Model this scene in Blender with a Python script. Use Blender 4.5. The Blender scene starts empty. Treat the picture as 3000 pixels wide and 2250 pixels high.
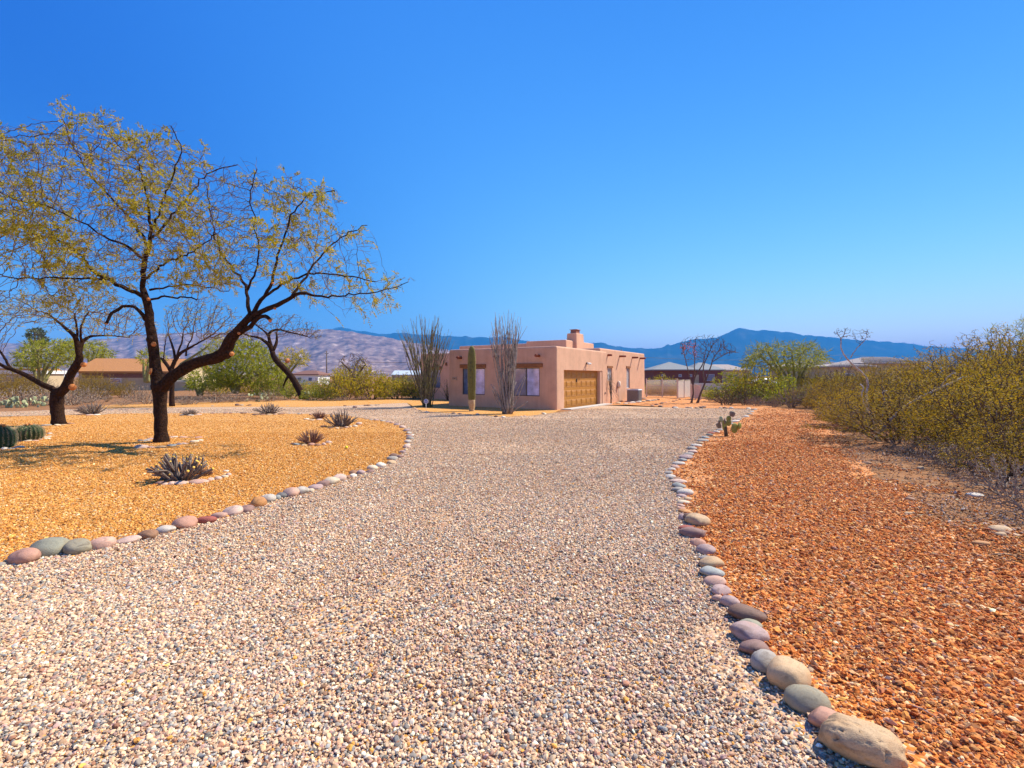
import bpy, bmesh, math, random
import numpy as np
from mathutils import Vector, Matrix

C = bpy.context.scene.collection
SC = bpy.context.scene
R = math.radians
F, CX, HY, H = 1417.0, 1500.0, 1102.0, 1.75     # focal length and horizon of the 3000 px wide photograph, eye height

# ------------------------------------------------------------------ camera, sky, sun, exposure
cam_d = bpy.data.cameras.new('camera')
cam_d.sensor_width = 36.0
cam_d.lens = 36.0 * F / 3000.0
cam_d.shift_y = -(1125.0 - HY) / 3000.0
cam_d.clip_start, cam_d.clip_end = 0.05, 40000
cam = bpy.data.objects.new('camera', cam_d); C.objects.link(cam)
cam.location = (0, 0, H); cam.rotation_euler = (R(90), 0, 0)
SC.camera = cam

SUN_AZ, SUN_EL = math.atan2(0.919, 0.398), R(49)          # azimuth clockwise from +Y
sun_dir = Vector((math.sin(SUN_AZ) * math.cos(SUN_EL), math.cos(SUN_AZ) * math.cos(SUN_EL), math.sin(SUN_EL)))
W = bpy.data.worlds.new('World'); SC.world = W; W.use_nodes = True
wn, wl = W.node_tree.nodes, W.node_tree.links
sky = wn.new('ShaderNodeTexSky'); sky.sky_type = 'NISHITA'; sky.sun_disc = False
sky.sun_elevation = SUN_EL; sky.sun_rotation = SUN_AZ
sky.altitude = 0; sky.air_density = 1.0; sky.dust_density = 0.0; sky.ozone_density = 6.0
bg = wn['Background']; bg.inputs['Strength'].default_value = 0.1
def wmath(op, a, b):
    n = wn.new('ShaderNodeMath'); n.operation = op
    for i, v in enumerate((a, b)):
        if isinstance(v, (int, float)): n.inputs[i].default_value = v
        else: wl.new(v, n.inputs[i])
    return n.outputs[0]
wsep = wn.new('ShaderNodeSeparateColor'); wl.new(sky.outputs[0], wsep.inputs[0])
wcmb = wn.new('ShaderNodeCombineColor')
# polarised band of clear sky: darkest at right angles to the sun
wtc = wn.new('ShaderNodeTexCoord'); wdot = wn.new('ShaderNodeVectorMath'); wdot.operation = 'DOT_PRODUCT'
wl.new(wtc.outputs['Generated'], wdot.inputs[0]); wdot.inputs[1].default_value = sun_dir
c2 = wmath('MULTIPLY', wdot.outputs['Value'], wdot.outputs['Value'])
pol = wmath('DIVIDE', wmath('SUBTRACT', 1.0, c2), wmath('ADD', 1.0, c2))
band = wmath('DIVIDE', wmath('SUBTRACT', 1.0, wmath('MULTIPLY', wmath('POWER', pol, 3.0), 0.6)), wmath('ADD', 1.0, c2))
for k, (pw, ml) in enumerate(((1.9, 2.9), (1.15, 1.22), (0.5, 0.90))):       # deep clear-sky grading of the three channels
    v = wmath('POWER', wmath('MULTIPLY', wmath('MULTIPLY', wsep.outputs[k], 0.15), band), pw)
    wl.new(wmath('MULTIPLY', v, ml / 0.1), wcmb.inputs[k])
wl.new(wcmb.outputs[0], bg.inputs['Color'])
sun_d = bpy.data.lights.new('sun', 'SUN'); sun_d.energy = 5.0; sun_d.angle = R(0.5); sun_d.color = (1.0, 0.925, 0.77)
sun = bpy.data.objects.new('sun', sun_d); C.objects.link(sun)
sun.rotation_euler = sun_dir.to_track_quat('Z', 'Y').to_euler(); sun.location = (30, 20, 40)
vs = SC.view_settings
vs.view_transform = 'Standard'; vs.look = 'None'; vs.gamma = 1.0; vs.exposure = 0.75; vs.use_curve_mapping = False
SC.cycles.max_bounces = 6; SC.cycles.diffuse_bounces = 3; SC.cycles.glossy_bounces = 2
SC.cycles.transparent_max_bounces = 6; SC.cycles.transmission_bounces = 3

# ------------------------------------------------------------------ geometry helpers
def G(px, py):                     # point of the ground seen at a photo position
    Y = F * H / (py - HY)
    return ((px - CX) / F * Y, Y)
def P(px, py, Y):
    return np.array([(px - CX) / F * Y, Y, H - (py - HY) / F * Y])
def tag(o, label=None, cat=None, group=None, kind=None):
    if label: o['label'] = label
    if cat: o['category'] = cat
    if group: o['group'] = group
    if kind: o['kind'] = kind
    return o
def empty(name, loc=(0, 0, 0), rz=0.0, label=None, cat=None, group=None):
    o = bpy.data.objects.new(name, None); C.objects.link(o)
    o.location = loc; o.rotation_euler = (0, 0, rz); o.empty_display_size = 0.1
    return tag(o, label, cat, group)
def link(name, me, mats=None, parent=None, loc=None):
    o = bpy.data.objects.new(name, me); C.objects.link(o)
    if mats is not None:
        for m in (mats if isinstance(mats, (list, tuple)) else [mats]): me.materials.append(m)
    if parent: o.parent = parent
    if loc is not None: o.location = loc
    return o
def copy_tree(o, parent=None):
    c = o.copy(); C.objects.link(c)
    if parent is not None: c.parent = parent
    for ch in [x for x in bpy.data.objects if x.parent == o]: copy_tree(ch, c)
    return c

class MB:
    """collects vertices and faces, builds one mesh"""
    def __init__(s): s.v = []; s.f = {}; s.n = 0
    def add(s, V, Fc, mi=0):
        V = np.asarray(V, float).reshape(-1, 3); Fc = np.asarray(Fc, int)
        s.v.append(V); s.f.setdefault((Fc.shape[1], mi), []).append(Fc + s.n); s.n += len(V)
        return s
    def mesh(s, name, smooth=True):
        me = bpy.data.meshes.new(name)
        V = np.concatenate(s.v); me.vertices.add(len(V)); me.vertices.foreach_set('co', V.ravel())
        loops, starts, mi, n = [], [], [], 0
        for (k, m), fl in s.f.items():
            a = np.concatenate(fl); loops.append(a.ravel())
            starts.append(n + np.arange(len(a)) * k); n += a.size; mi.append(np.full(len(a), m))
        L = np.concatenate(loops); S = np.concatenate(starts); M = np.concatenate(mi)
        me.loops.add(len(L)); me.loops.foreach_set('vertex_index', L.astype(np.int32))
        me.polygons.add(len(S)); me.polygons.foreach_set('loop_start', S.astype(np.int32))
        me.polygons.foreach_set('material_index', M.astype(np.int32))
        me.polygons.foreach_set('use_smooth', np.full(len(S), smooth))
        me.update(calc_edges=True); me.validate()
        return me
    def build(s, name, mats, parent=None, smooth=True, loc=None):
        return link(name, s.mesh(name, smooth), mats, parent, loc)
    # --- shapes
    def frusta(s, A, B, ra, rb, k=4, mi=0):
        A = np.asarray(A, float); B = np.asarray(B, float); n = len(A)
        if n == 0: return s
        d = B - A; d /= np.maximum(np.linalg.norm(d, axis=1, keepdims=True), 1e-9)
        ref = np.where(np.abs(d[:, 2:3]) > 0.9, [[1., 0, 0]], [[0, 0, 1.]])
        u = np.cross(d, ref); u /= np.maximum(np.linalg.norm(u, axis=1, keepdims=True), 1e-9)
        w = np.cross(d, u)
        t = np.arange(k) / k * 2 * np.pi
        ring = np.cos(t)[None, :, None] * u[:, None] + np.sin(t)[None, :, None] * w[:, None]
        ra = np.broadcast_to(ra, n)[:, None, None]; rb = np.broadcast_to(rb, n)[:, None, None]
        V = np.stack([A[:, None] + ring * ra, B[:, None] + ring * rb], 1)
        base = (np.arange(n) * 2 * k)[:, None]
        i = np.arange(k)[None]; j = (np.arange(k) + 1)[None] % k
        Fc = np.stack([base + i, base + j, base + k + j, base + k + i], -1).reshape(-1, 4)
        return s.add(V, Fc, mi)
    def tube(s, pts, rad, k=8, mi=0, cap=True, rough=0.0, rng=None):
        pts = np.asarray(pts, float); n = len(pts); rad = np.broadcast_to(rad, n)
        tan = np.gradient(pts, axis=0); tan /= np.maximum(np.linalg.norm(tan, axis=1, keepdims=True), 1e-9)
        u = np.cross(tan[0], [0.31, 0.9, 0.2]); u /= np.linalg.norm(u)
        t = np.arange(k) / k * 2 * np.pi; V = []
        for i in range(n):
            u = u - tan[i] * u.dot(tan[i]); u /= max(np.linalg.norm(u), 1e-9)
            w = np.cross(tan[i], u)
            rr = rad[i] * (1 + (rng.normal(0, rough, k) if rough else 0))
            V.append(pts[i] + (np.cos(t) * rr)[:, None] * u + (np.sin(t) * rr)[:, None] * w)
        Fc = [[i * k + a, i * k + (a + 1) % k, (i + 1) * k + (a + 1) % k, (i + 1) * k + a] for i in range(n - 1) for a in range(k)]
        b = s.n; s.add(np.concatenate(V), Fc, mi)
        if cap:
            for e, ring in ((0, 0), (n - 1, (n - 1) * k)):
                c = s.n; s.v.append(pts[e:e + 1]); s.n += 1
                f = np.array([[b + ring + a, b + ring + (a + 1) % k, c] for a in range(k)])
                s.f.setdefault((3, mi), []).append(f if e else f[:, ::-1])
        return s
    def box(s, x0, x1, y0, y1, z0, z1, mi=0, inset=0.0):
        i = inset
        V = [(x0, y0, z0), (x1, y0, z0), (x1, y1, z0), (x0, y1, z0), (x0 + i, y0 + i, z1), (x1 - i, y0 + i, z1), (x1 - i, y1 - i, z1), (x0 + i, y1 - i, z1)]
        return s.add(V, [(0, 3, 2, 1), (4, 5, 6, 7), (0, 1, 5, 4), (1, 2, 6, 5), (2, 3, 7, 6), (3, 0, 4, 7)], mi)
    def leaves(s, pos, d, nrm, L, Wd, mi=0, tip=0.15):
        """pointed leaf blades"""
        d = d / np.maximum(np.linalg.norm(d, axis=1, keepdims=True), 1e-9)
        side = np.cross(d, nrm); side /= np.maximum(np.linalg.norm(side, axis=1, keepdims=True), 1e-9)
        L = np.broadcast_to(L, len(pos))[:, None]; Wd = np.broadcast_to(Wd, len(pos))[:, None]
        V = np.stack([pos - side * Wd * 0.1, pos + d * L * 0.45 - side * Wd * 0.5, pos + d * L, pos + d * L * 0.45 + side * Wd * 0.5], 1)
        Fc = np.arange(len(pos) * 4).reshape(-1, 4)
        return s.add(V, Fc, mi)

def hash2(ix, iy, seed):
    h = np.sin(ix * 127.1 + iy * 311.7 + seed * 74.7) * 43758.5453
    return h - np.floor(h)
def vnoise(x, y, seed=0):
    ix, iy = np.floor(x), np.floor(y); fx, fy = x - ix, y - iy
    fx = fx * fx * (3 - 2 * fx); fy = fy * fy * (3 - 2 * fy)
    a = hash2(ix, iy, seed); b = hash2(ix + 1, iy, seed); c = hash2(ix, iy + 1, seed); d = hash2(ix + 1, iy + 1, seed)
    return (a * (1 - fx) + b * fx) * (1 - fy) + (c * (1 - fx) + d * fx) * fy
def fbm(x, y, seed=0, o=5):
    s, a, t = 0, 0.5, 0
    for i in range(o):
        s = s + a * vnoise(x * 2 ** i, y * 2 ** i, seed + i); t += a; a *= 0.5
    return s / t
def in_poly(x, y, poly):
    inside = np.zeros(len(x), bool); n = len(poly); j = n - 1
    for i in range(n):
        xi, yi = poly[i]; xj, yj = poly[j]
        c = ((yi > y) != (yj > y)) & (x < (xj - xi) * (y - yi) / (yj - yi + 1e-12) + xi)
        inside ^= c; j = i
    return inside
def dist_poly(x, y, poly):
    d = np.full(len(x), 1e9)
    for i in range(len(poly)):
        ax, ay = poly[i - 1]; bx, by = poly[i]
        ex, ey = bx - ax, by - ay
        t = np.clip(((x - ax) * ex + (y - ay) * ey) / (ex * ex + ey * ey + 1e-12), 0, 1)
        d = np.minimum(d, np.hypot(x - ax - t * ex, y - ay - t * ey))
    return d
def resample(pts, step):
    pts = np.asarray(pts, float); seg = np.linalg.norm(np.diff(pts, axis=0), axis=1); s = np.concatenate([[0], np.cumsum(seg)])
    n = max(2, int(round(s[-1] / step)) + 1); t = np.linspace(0, s[-1], n)
    return np.stack([np.interp(t, s, pts[:, i]) for i in range(pts.shape[1])], 1)
def smooth_poly(pts, it=2):
    pts = np.asarray(pts, float)
    for _ in range(it):
        q = [pts[0]]
        for a, b in zip(pts[:-1], pts[1:]): q += [a * .75 + b * .25, a * .25 + b * .75]
        q.append(pts[-1]); pts = np.array(q)
    return pts

# ------------------------------------------------------------------ materials
def mat(name, rough=0.9, spec=0.3):
    m = bpy.data.materials.new(name); m.use_nodes = True
    b = m.node_tree.nodes['Principled BSDF']; b.inputs['Roughness'].default_value = rough
    b.inputs['Specular IOR Level'].default_value = spec
    return m, m.node_tree.nodes, m.node_tree.links, b
def nd(ns, t, **kw):
    n = ns.new(t)
    for k, v in kw.items():
        if k in n.inputs: n.inputs[k].default_value = v
        else: setattr(n, k, v)
    return n
def ramp(ns, stops, interp='LINEAR'):
    r = ns.new('ShaderNodeValToRGB'); r.color_ramp.interpolation = interp
    e = r.color_ramp.elements
    while len(e) < len(stops): e.new(0.5)
    for i, (p, c) in enumerate(stops): e[i].position = p; e[i].color = (*c, 1)
    return r
def noisy(name, c1, c2, scale=8.0, rough=0.9, bump=0.2, bscale=None, detail=6, metallic=0.0, spec=0.3, bdist=0.02, c3=None):
    m, ns, ls, b = mat(name, rough, spec); b.inputs['Metallic'].default_value = metallic
    tc = ns.new('ShaderNodeTexCoord')
    n = nd(ns, 'ShaderNodeTexNoise', Scale=scale, Detail=detail); ls.new(tc.outputs['Object'], n.inputs['Vector'])
    st = [(0.3, c1), (0.7, c2)] if c3 is None else [(0.28, c1), (0.5, c2), (0.72, c3)]
    r = ramp(ns, st); ls.new(n.outputs['Fac'], r.inputs[0]); ls.new(r.outputs[0], b.inputs['Base Color'])
    if bump:
        n2 = nd(ns, 'ShaderNodeTexNoise', Scale=bscale or scale * 6, Detail=6); ls.new(tc.outputs['Object'], n2.inputs['Vector'])
        bp = nd(ns, 'ShaderNodeBump', Strength=bump, Distance=bdist); ls.new(n2.outputs['Fac'], bp.inputs['Height']); ls.new(bp.outputs[0], b.inputs['Normal'])
    return m
def plain(name, c, rough=0.6, metallic=0.0, var=0.12, scale=14.0, spec=0.4):
    return noisy(name, tuple(x * (1 - var) for x in c), tuple(min(1, x * (1 + var)) for x in c), scale, rough, 0.05, None, 4, metallic, spec)
def leafmat(name, cols, transl=0.35):
    m, ns, ls, b = mat(name, 0.7, 0.2)
    g = ns.new('ShaderNodeNewGeometry')
    r = ramp(ns, [(i / max(1, len(cols) - 1), c) for i, c in enumerate(cols)]); ls.new(g.outputs['Random Per Island'], r.inputs[0])
    ls.new(r.outputs[0], b.inputs['Base Color'])
    t = ns.new('ShaderNodeBsdfTranslucent'); ls.new(r.outputs[0], t.inputs['Color'])
    mx = nd(ns, 'ShaderNodeMixShader'); mx.inputs[0].default_value = transl
    ls.new(b.outputs[0], mx.inputs[1]); ls.new(t.outputs[0], mx.inputs[2])
    ls.new(mx.outputs[0], ns['Material Output'].inputs['Surface'])
    return m
def gravelsheet(name, cols, size, patch, patch_c, pscale=0.35, dark=0.6):
    """far gravel: one Voronoi cell per stone, a colour per cell, relief between the stones"""
    m, ns, ls, b = mat(name, 0.95, 0.15)
    tc = ns.new('ShaderNodeTexCoord')
    v = nd(ns, 'ShaderNodeTexVoronoi', Scale=1.0 / size); ls.new(tc.outputs['Object'], v.inputs['Vector'])
    sep = ns.new('ShaderNodeSeparateColor'); ls.new(v.outputs['Color'], sep.inputs[0])
    r = ramp(ns, [(i / len(cols), c) for i, c in enumerate(cols)], 'CONSTANT'); ls.new(sep.outputs[0], r.inputs[0])
    n = nd(ns, 'ShaderNodeTexNoise', Scale=pscale, Detail=5, Roughness=0.6); ls.new(tc.outputs['Object'], n.inputs['Vector'])
    pr = ramp(ns, [(0.45, (0, 0, 0)), (0.72, (patch, patch, patch))]); ls.new(n.outputs['Fac'], pr.inputs[0])
    mx = nd(ns, 'ShaderNodeMix', data_type='RGBA'); ls.new(pr.outputs[0], mx.inputs[0])
    ls.new(r.outputs[0], mx.inputs[6]); mx.inputs[7].default_value = (*patch_c, 1)
    ls.new(mx.outputs[2], b.inputs['Base Color'])
    bp = nd(ns, 'ShaderNodeBump', Strength=dark, Distance=size * 0.7, invert=True)
    ls.new(v.outputs['Distance'], bp.inputs['Height']); ls.new(bp.outputs[0], b.inputs['Normal'])
    return m

GREY = [(0.605, 0.408, 0.249), (0.37, 0.306, 0.241), (0.739, 0.51, 0.31), (0.538, 0.306, 0.181), (0.179, 0.153, 0.125), (0.65, 0.408, 0.215), (0.829, 0.653, 0.456), (0.448, 0.367, 0.284), (0.336, 0.153, 0.086), (0.694, 0.428, 0.249), (0.672, 0.316, 0.069), (0.336, 0.316, 0.284), (0.493, 0.296, 0.232), (0.246, 0.133, 0.077)]
ORNG = [(0.633, 0.295, 0.06), (0.554, 0.219, 0.039), (0.732, 0.427, 0.147), (0.475, 0.171, 0.034), (0.673, 0.323, 0.069), (0.376, 0.162, 0.052), (0.772, 0.532, 0.285), (0.594, 0.257, 0.043), (0.693, 0.362, 0.095), (0.514, 0.209, 0.043)]
REDG = [(0.64, 0.216, 0.045), (0.52, 0.144, 0.026), (0.74, 0.324, 0.098), (0.42, 0.117, 0.03), (0.78, 0.414, 0.165), (0.6, 0.18, 0.03), (0.28, 0.09, 0.034), (0.7, 0.261, 0.053), (0.74, 0.486, 0.27), (0.52, 0.216, 0.075), (0.38, 0.198, 0.12)]
DIRT = [(0.288, 0.136, 0.055), (0.223, 0.099, 0.037), (0.331, 0.167, 0.07), (0.173, 0.081, 0.035), (0.302, 0.18, 0.1), (0.274, 0.112, 0.037)]
M = {}
M['drive'] = gravelsheet('driveway_gravel', GREY, 0.021, 0.8, (.50, .31, .17), 0.34)
M['orange'] = gravelsheet('orange_gravel', ORNG, 0.018, 0.3, (.50, .24, .07), 0.5)
M['red'] = gravelsheet('red_gravel', REDG, 0.022, 0.3, (.50, .23, .10), 0.5)
M['dirt'] = gravelsheet('desert_dirt', DIRT, 0.05, 0.9, (.33, .145, .055), 0.8, 0.35)
def stucco(name, c):
    m, ns, ls, b = mat(name, 0.92, 0.2)
    tc = ns.new('ShaderNodeTexCoord')
    n = nd(ns, 'ShaderNodeTexNoise', Scale=1.3, Detail=7, Roughness=0.65); ls.new(tc.outputs['Object'], n.inputs['Vector'])
    r = ramp(ns, [(0.3, tuple(x * 0.86 for x in c)), (0.55, c), (0.75, tuple(min(1, x * 1.08) for x in c))]); ls.new(n.outputs['Fac'], r.inputs[0])
    mp = nd(ns, 'ShaderNodeMapping'); mp.inputs['Scale'].default_value = (5, 5, 0.35); ls.new(tc.outputs['Object'], mp.inputs['Vector'])
    n3 = nd(ns, 'ShaderNodeTexNoise', Scale=1.6, Detail=5); ls.new(mp.outputs[0], n3.inputs['Vector'])
    r3 = ramp(ns, [(0.42, (1, 1, 1)), (0.75, (0.93, 0.90, 0.88))]); ls.new(n3.outputs['Fac'], r3.inputs[0])
    mx = nd(ns, 'ShaderNodeMix', data_type='RGBA', blend_type='MULTIPLY'); mx.inputs[0].default_value = 1
    ls.new(r.outputs[0], mx.inputs[6]); ls.new(r3.outputs[0], mx.inputs[7]); ls.new(mx.outputs[2], b.inputs['Base Color'])
    n2 = nd(ns, 'ShaderNodeTexNoise', Scale=34, Detail=5); ls.new(tc.outputs['Object'], n2.inputs['Vector'])
    bp = nd(ns, 'ShaderNodeBump', Strength=0.35, Distance=0.02); ls.new(n2.outputs['Fac'], bp.inputs['Height']); ls.new(bp.outputs[0], b.inputs['Normal'])
    return m
M['stucco'] = stucco('pink_stucco', (.655, .378, .245))
M['wood'] = noisy('brown_wood', (.20, .075, .025), (.32, .13, .045), 9, 0.7, 0.2)
M['viga'] = noisy('red_brown_beam', (.20, .045, .02), (.30, .075, .03), 9, 0.7, 0.2)
M['door'] = noisy('stained_garage_door', (.40, .165, .025), (.48, .21, .035), 5, 0.45, 0.1, spec=0.4)
M['metal_frame'] = plain('dark_bronze_frame', (.09, .07, .06), 0.45)
M['light_frame'] = plain('light_frame', (.55, .50, .46), 0.5)
M['pane'] = plain('sky_tinted_curtain_glass', (.42, .42, .66), 0.12, 0, 0.35, 3, 0.9)  # pale curtain, with the bluish sky reflection put into its colour
M['pane_d'] = plain('dark_glass', (.10, .14, .24), 0.10, 0, 0.3, 3, 0.9)
M['blind'] = plain('blind_glass', (.40, .42, .46), 0.2, 0, 0.25, 4, 0.6)
M['brick'] = noisy('chimney_brick', (.26, .10, .07), (.38, .17, .12), 26, 0.9, 0.4)
M['concrete'] = noisy('pale_concrete', (.46, .42, .38), (.56, .51, .46), 5, 0.9, 0.2)
M['white'] = plain('white_paint', (.78, .77, .74), 0.5)
M['cream'] = plain('cream_paint', (.72, .60, .46), 0.55)
M['mesh'] = plain('cream_privacy_mesh', (.62, .50, .42), 0.8)
M['ac'] = plain('grey_steel', (.21, .20, .20), 0.5, 0.2)
M['actop'] = plain('pale_steel', (.62, .60, .58), 0.4, 0.2)
M['black'] = plain('black_plastic', (.03, .03, .03), 0.5)
M['grille'] = noisy('dark_grille', (.05, .05, .055), (.10, .10, .11), 40, 0.6, 0.3)
M['bark'] = noisy('dark_mesquite_bark', (.016, .009, .006), (.06, .029, .017), 16, 0.95, 0.9, 38, 8, 0, 0.1, 0.05)
M['bark_g'] = noisy('grey_brown_bark', (.10, .065, .045), (.20, .14, .10), 18, 0.95, 0.6, 30, 6, 0, 0.1, 0.03)
M['twig'] = noisy('brown_twig', (.075, .045, .028), (.17, .105, .065), 9, 0.9, 0)
M['twig_grey'] = noisy('grey_twig', (.20, .145, .10), (.36, .27, .20), 7, 0.9, 0)
M['twig_white'] = noisy('bleached_twig', (.30, .24, .20), (.62, .54, .48), 12, 0.9, 0)
M['twig_green'] = noisy('green_bark', (.20, .19, .06), (.32, .28, .10), 7, 0.9, 0)
M['cut'] = noisy('fresh_orange_cut', (.42, .13, .03), (.58, .24, .08), 30, 0.8, 0.2)
M['cut_y'] = noisy('yellow_cut', (.70, .40, .03), (.85, .58, .14), 30, 0.8, 0.2)
M['pink'] = leafmat('pink_pods', [(.45, .10, .14), (.60, .22, .24), (.40, .14, .20)], 0.3)
M['leaf_mesq'] = leafmat('mesquite_leaf', [(.20, .23, .02), (.36, .31, .02), (.55, .39, .02), (.28, .28, .025), (.62, .42, .02)], 0.45)
M['leaf_creo'] = leafmat('creosote_leaf', [(.20, .125, .010), (.36, .23, .012), (.52, .31, .014), (.26, .21, .012), (.62, .37, .016)], 0.4)
M['leaf_gold'] = leafmat('golden_brush_leaf', [(.40, .33, .02), (.60, .44, .02), (.48, .34, .02), (.30, .30, .02)], 0.42)
M['leaf_palo'] = leafmat('palo_verde_twigs', [(.18, .20, .02), (.30, .29, .03), (.42, .37, .04), (.12, .15, .02)], 0.4)
M['leaf_green'] = leafmat('green_foliage', [(.20, .23, .015), (.33, .34, .02), (.46, .43, .025), (.12, .15, .012)], 0.42)
M['leaf_euca'] = leafmat('grey_green_foliage', [(.05, .08, .04), (.10, .13, .06), (.14, .15, .07)], 0.2)
M['leaf_oco'] = leafmat('ocotillo_leaf', [(.22, .24, .02), (.33, .30, .02), (.15, .19, .02)], 0.3)
M['pad'] = noisy('cactus_pad', (.20, .22, .035), (.32, .31, .07), 14, 0.65, 0.25, 60, 5)
M['pad_dry'] = noisy('purplish_pad', (.16, .13, .09), (.26, .20, .14), 14, 0.65, 0.25, 60, 5)
M['pad_pale'] = noisy('pale_pad', (.26, .30, .14), (.46, .46, .26), 5, 0.7, 0.2, 40, 5)
M['pad_stem'] = noisy('woody_cactus_base', (.07, .05, .03), (.13, .10, .05), 14, 0.9, 0.4)
M['spine'] = plain('pale_spine', (.42, .34, .20), 0.7)
M['barrel'] = noisy('barrel_skin', (.030, .055, .018), (.055, .09, .028), 10, 0.6, 0.2)
M['flower'] = plain('orange_fruit', (.60, .22, .05), 0.6)
M['sag'] = noisy('saguaro_skin', (.14, .13, .03), (.22, .20, .05), 6, 0.6, 0.2)
M['cork'] = noisy('corky_base', (.36, .25, .13), (.55, .42, .26), 12, 0.95, 0.8, 20)
M['cane'] = noisy('ocotillo_cane', (.10, .085, .075), (.34, .29, .25), 6, 0.9, 0.4, c3=(.20, .15, .11))
M['cane_dk'] = noisy('dark_ocotillo_cane', (.05, .045, .025), (.17, .14, .09), 6, 0.9, 0.4, c3=(.20, .20, .05))
M['stub'] = noisy('pruned_stem', (.11, .075, .060), (.24, .185, .15), 16, 0.9, 0.4)
M['stub_r'] = noisy('reddish_stem', (.15, .065, .045), (.26, .13, .09), 16, 0.9, 0.3)
M['roof_or'] = noisy('orange_shingle', (.38, .16, .055), (.50, .23, .085), 9, 0.9, 0.3)
M['tan'] = noisy('tan_stucco', (.44, .33, .20), (.54, .42, .27), 1.5, 0.9, 0.2)
M['brickwall'] = noisy('red_brick_wall', (.16, .055, .045), (.24, .09, .07), 12, 0.9, 0.3)
M['roof_gy'] = noisy('grey_shingle', (.19, .20, .20), (.27, .28, .28), 9, 0.9, 0.2)
M['roof_pk'] = noisy('pink_grey_tile', (.30, .245, .215), (.42, .35, .31), 9, 0.9, 0.4)
M['roof_br'] = noisy('brown_shingle', (.17, .08, .06), (.24, .12, .09), 9, 0.9, 0.2)
M['roof_pl'] = noisy('pale_metal_roof', (.50, .56, .60), (.60, .66, .70), 2, 0.5, 0)
M['signblue'] = plain('sign_blue', (.05, .10, .36), 0.35)
M['tile'] = plain('plaque_tile', (.52, .36, .26), 0.4)
M['yellow'] = plain('yellow_rind', (.85, .72, .02), 0.5)
M['wire'] = plain('power_wire', (.02, .02, .02), 0.6)
M['pole'] = noisy('weathered_pole', (.13, .09, .06), (.20, .15, .11), 6, 0.9, 0.3)
M['car'] = plain('white_car_paint', (.80, .80, .80), 0.25)
# river stones: colour per stone from the object, veins and speckle on top
m, ns, ls, b = mat('river_stone', 0.72, 0.35)
oi = ns.new('ShaderNodeObjectInfo'); tc = ns.new('ShaderNodeTexCoord')
av = ns.new('ShaderNodeVectorMath'); av.operation = 'ADD'
sc_ = nd(ns, 'ShaderNodeVectorMath', operation='SCALE'); sc_.inputs['Scale'].default_value = 40
cmb = ns.new('ShaderNodeCombineXYZ')
for k in range(3): ls.new(oi.outputs['Random'], cmb.inputs[k])
ls.new(cmb.outputs[0], sc_.inputs[0]); ls.new(tc.outputs['Object'], av.inputs[0]); ls.new(sc_.outputs[0], av.inputs[1])
n1 = nd(ns, 'ShaderNodeTexNoise', Scale=2.2, Detail=6, Distortion=1.2); ls.new(av.outputs[0], n1.inputs['Vector'])
n2 = nd(ns, 'ShaderNodeTexNoise', Scale=45, Detail=4); ls.new(av.outputs[0], n2.inputs['Vector'])
r1 = ramp(ns, [(0.30, (.62, .58, .56)), (0.5, (1, 1, 1)), (0.68, (1.0, .92, .84))]); ls.new(n1.outputs['Fac'], r1.inputs[0])
r2 = ramp(ns, [(0.32, (.72, .70, .69)), (0.5, (1, 1, 1)), (0.7, (1.0, 1.0, 1.0))]); ls.new(n2.outputs['Fac'], r2.inputs[0])
x1 = nd(ns, 'ShaderNodeMix', data_type='RGBA', blend_type='MULTIPLY'); x1.inputs[0].default_value = 1
x2 = nd(ns, 'ShaderNodeMix', data_type='RGBA', blend_type='MULTIPLY'); x2.inputs[0].default_value = 1
ls.new(oi.outputs['Color'], x1.inputs[6]); ls.new(r1.outputs[0], x1.inputs[7]); ls.new(x1.outputs[2], x2.inputs[6]); ls.new(r2.outputs[0], x2.inputs[7])
ls.new(x2.outputs[2], b.inputs['Base Color'])
bp = nd(ns, 'ShaderNodeBump', Strength=0.25, Distance=0.03); ls.new(n2.outputs['Fac'], bp.inputs['Height']); ls.new(bp.outputs[0], b.inputs['Normal'])
M['stone'] = m
def pebblemat(name):
    m, ns, ls, b = mat(name, 0.85, 0.25)
    a = ns.new('ShaderNodeAttribute'); a.attribute_type = 'INSTANCER'; a.attribute_name = 'col'
    ls.new(a.outputs['Color'], b.inputs['Base Color'])
    return m
M['pebble'] = pebblemat('loose_pebble')

# ------------------------------------------------------------------ ground sheets
def sheet(name, poly, z, m, label=None):
    bm = bmesh.new()
    vs_ = [bm.verts.new((x, y, z)) for x, y in poly]
    f = bm.faces.new(vs_); bmesh.ops.triangulate(bm, faces=[f], ngon_method='EAR_CLIP')
    bm.normal_update()
    for q in bm.faces:
        if q.normal.z < 0: q.normal_flip()
    me = bpy.data.meshes.new(name); bm.to_mesh(me); bm.free()
    o = link(name, me, m); o['kind'] = 'structure'
    return o
def jag(poly, amp, seed, step=0.25):
    rg = np.random.default_rng(seed); p = resample(np.vstack([poly, poly[:1]]), step)[:-1]
    return [(x + rg.normal(0, amp), y + rg.normal(0, amp)) for x, y in p]
g = MB(); g.add([(-15000, -280, 0), (15000, -280, 0), (15000, 15000, 0), (-15000, 15000, 0)], [(0, 1, 2, 3)])
o = g.build('ground', M['dirt']); o['kind'] = 'structure'
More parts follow.
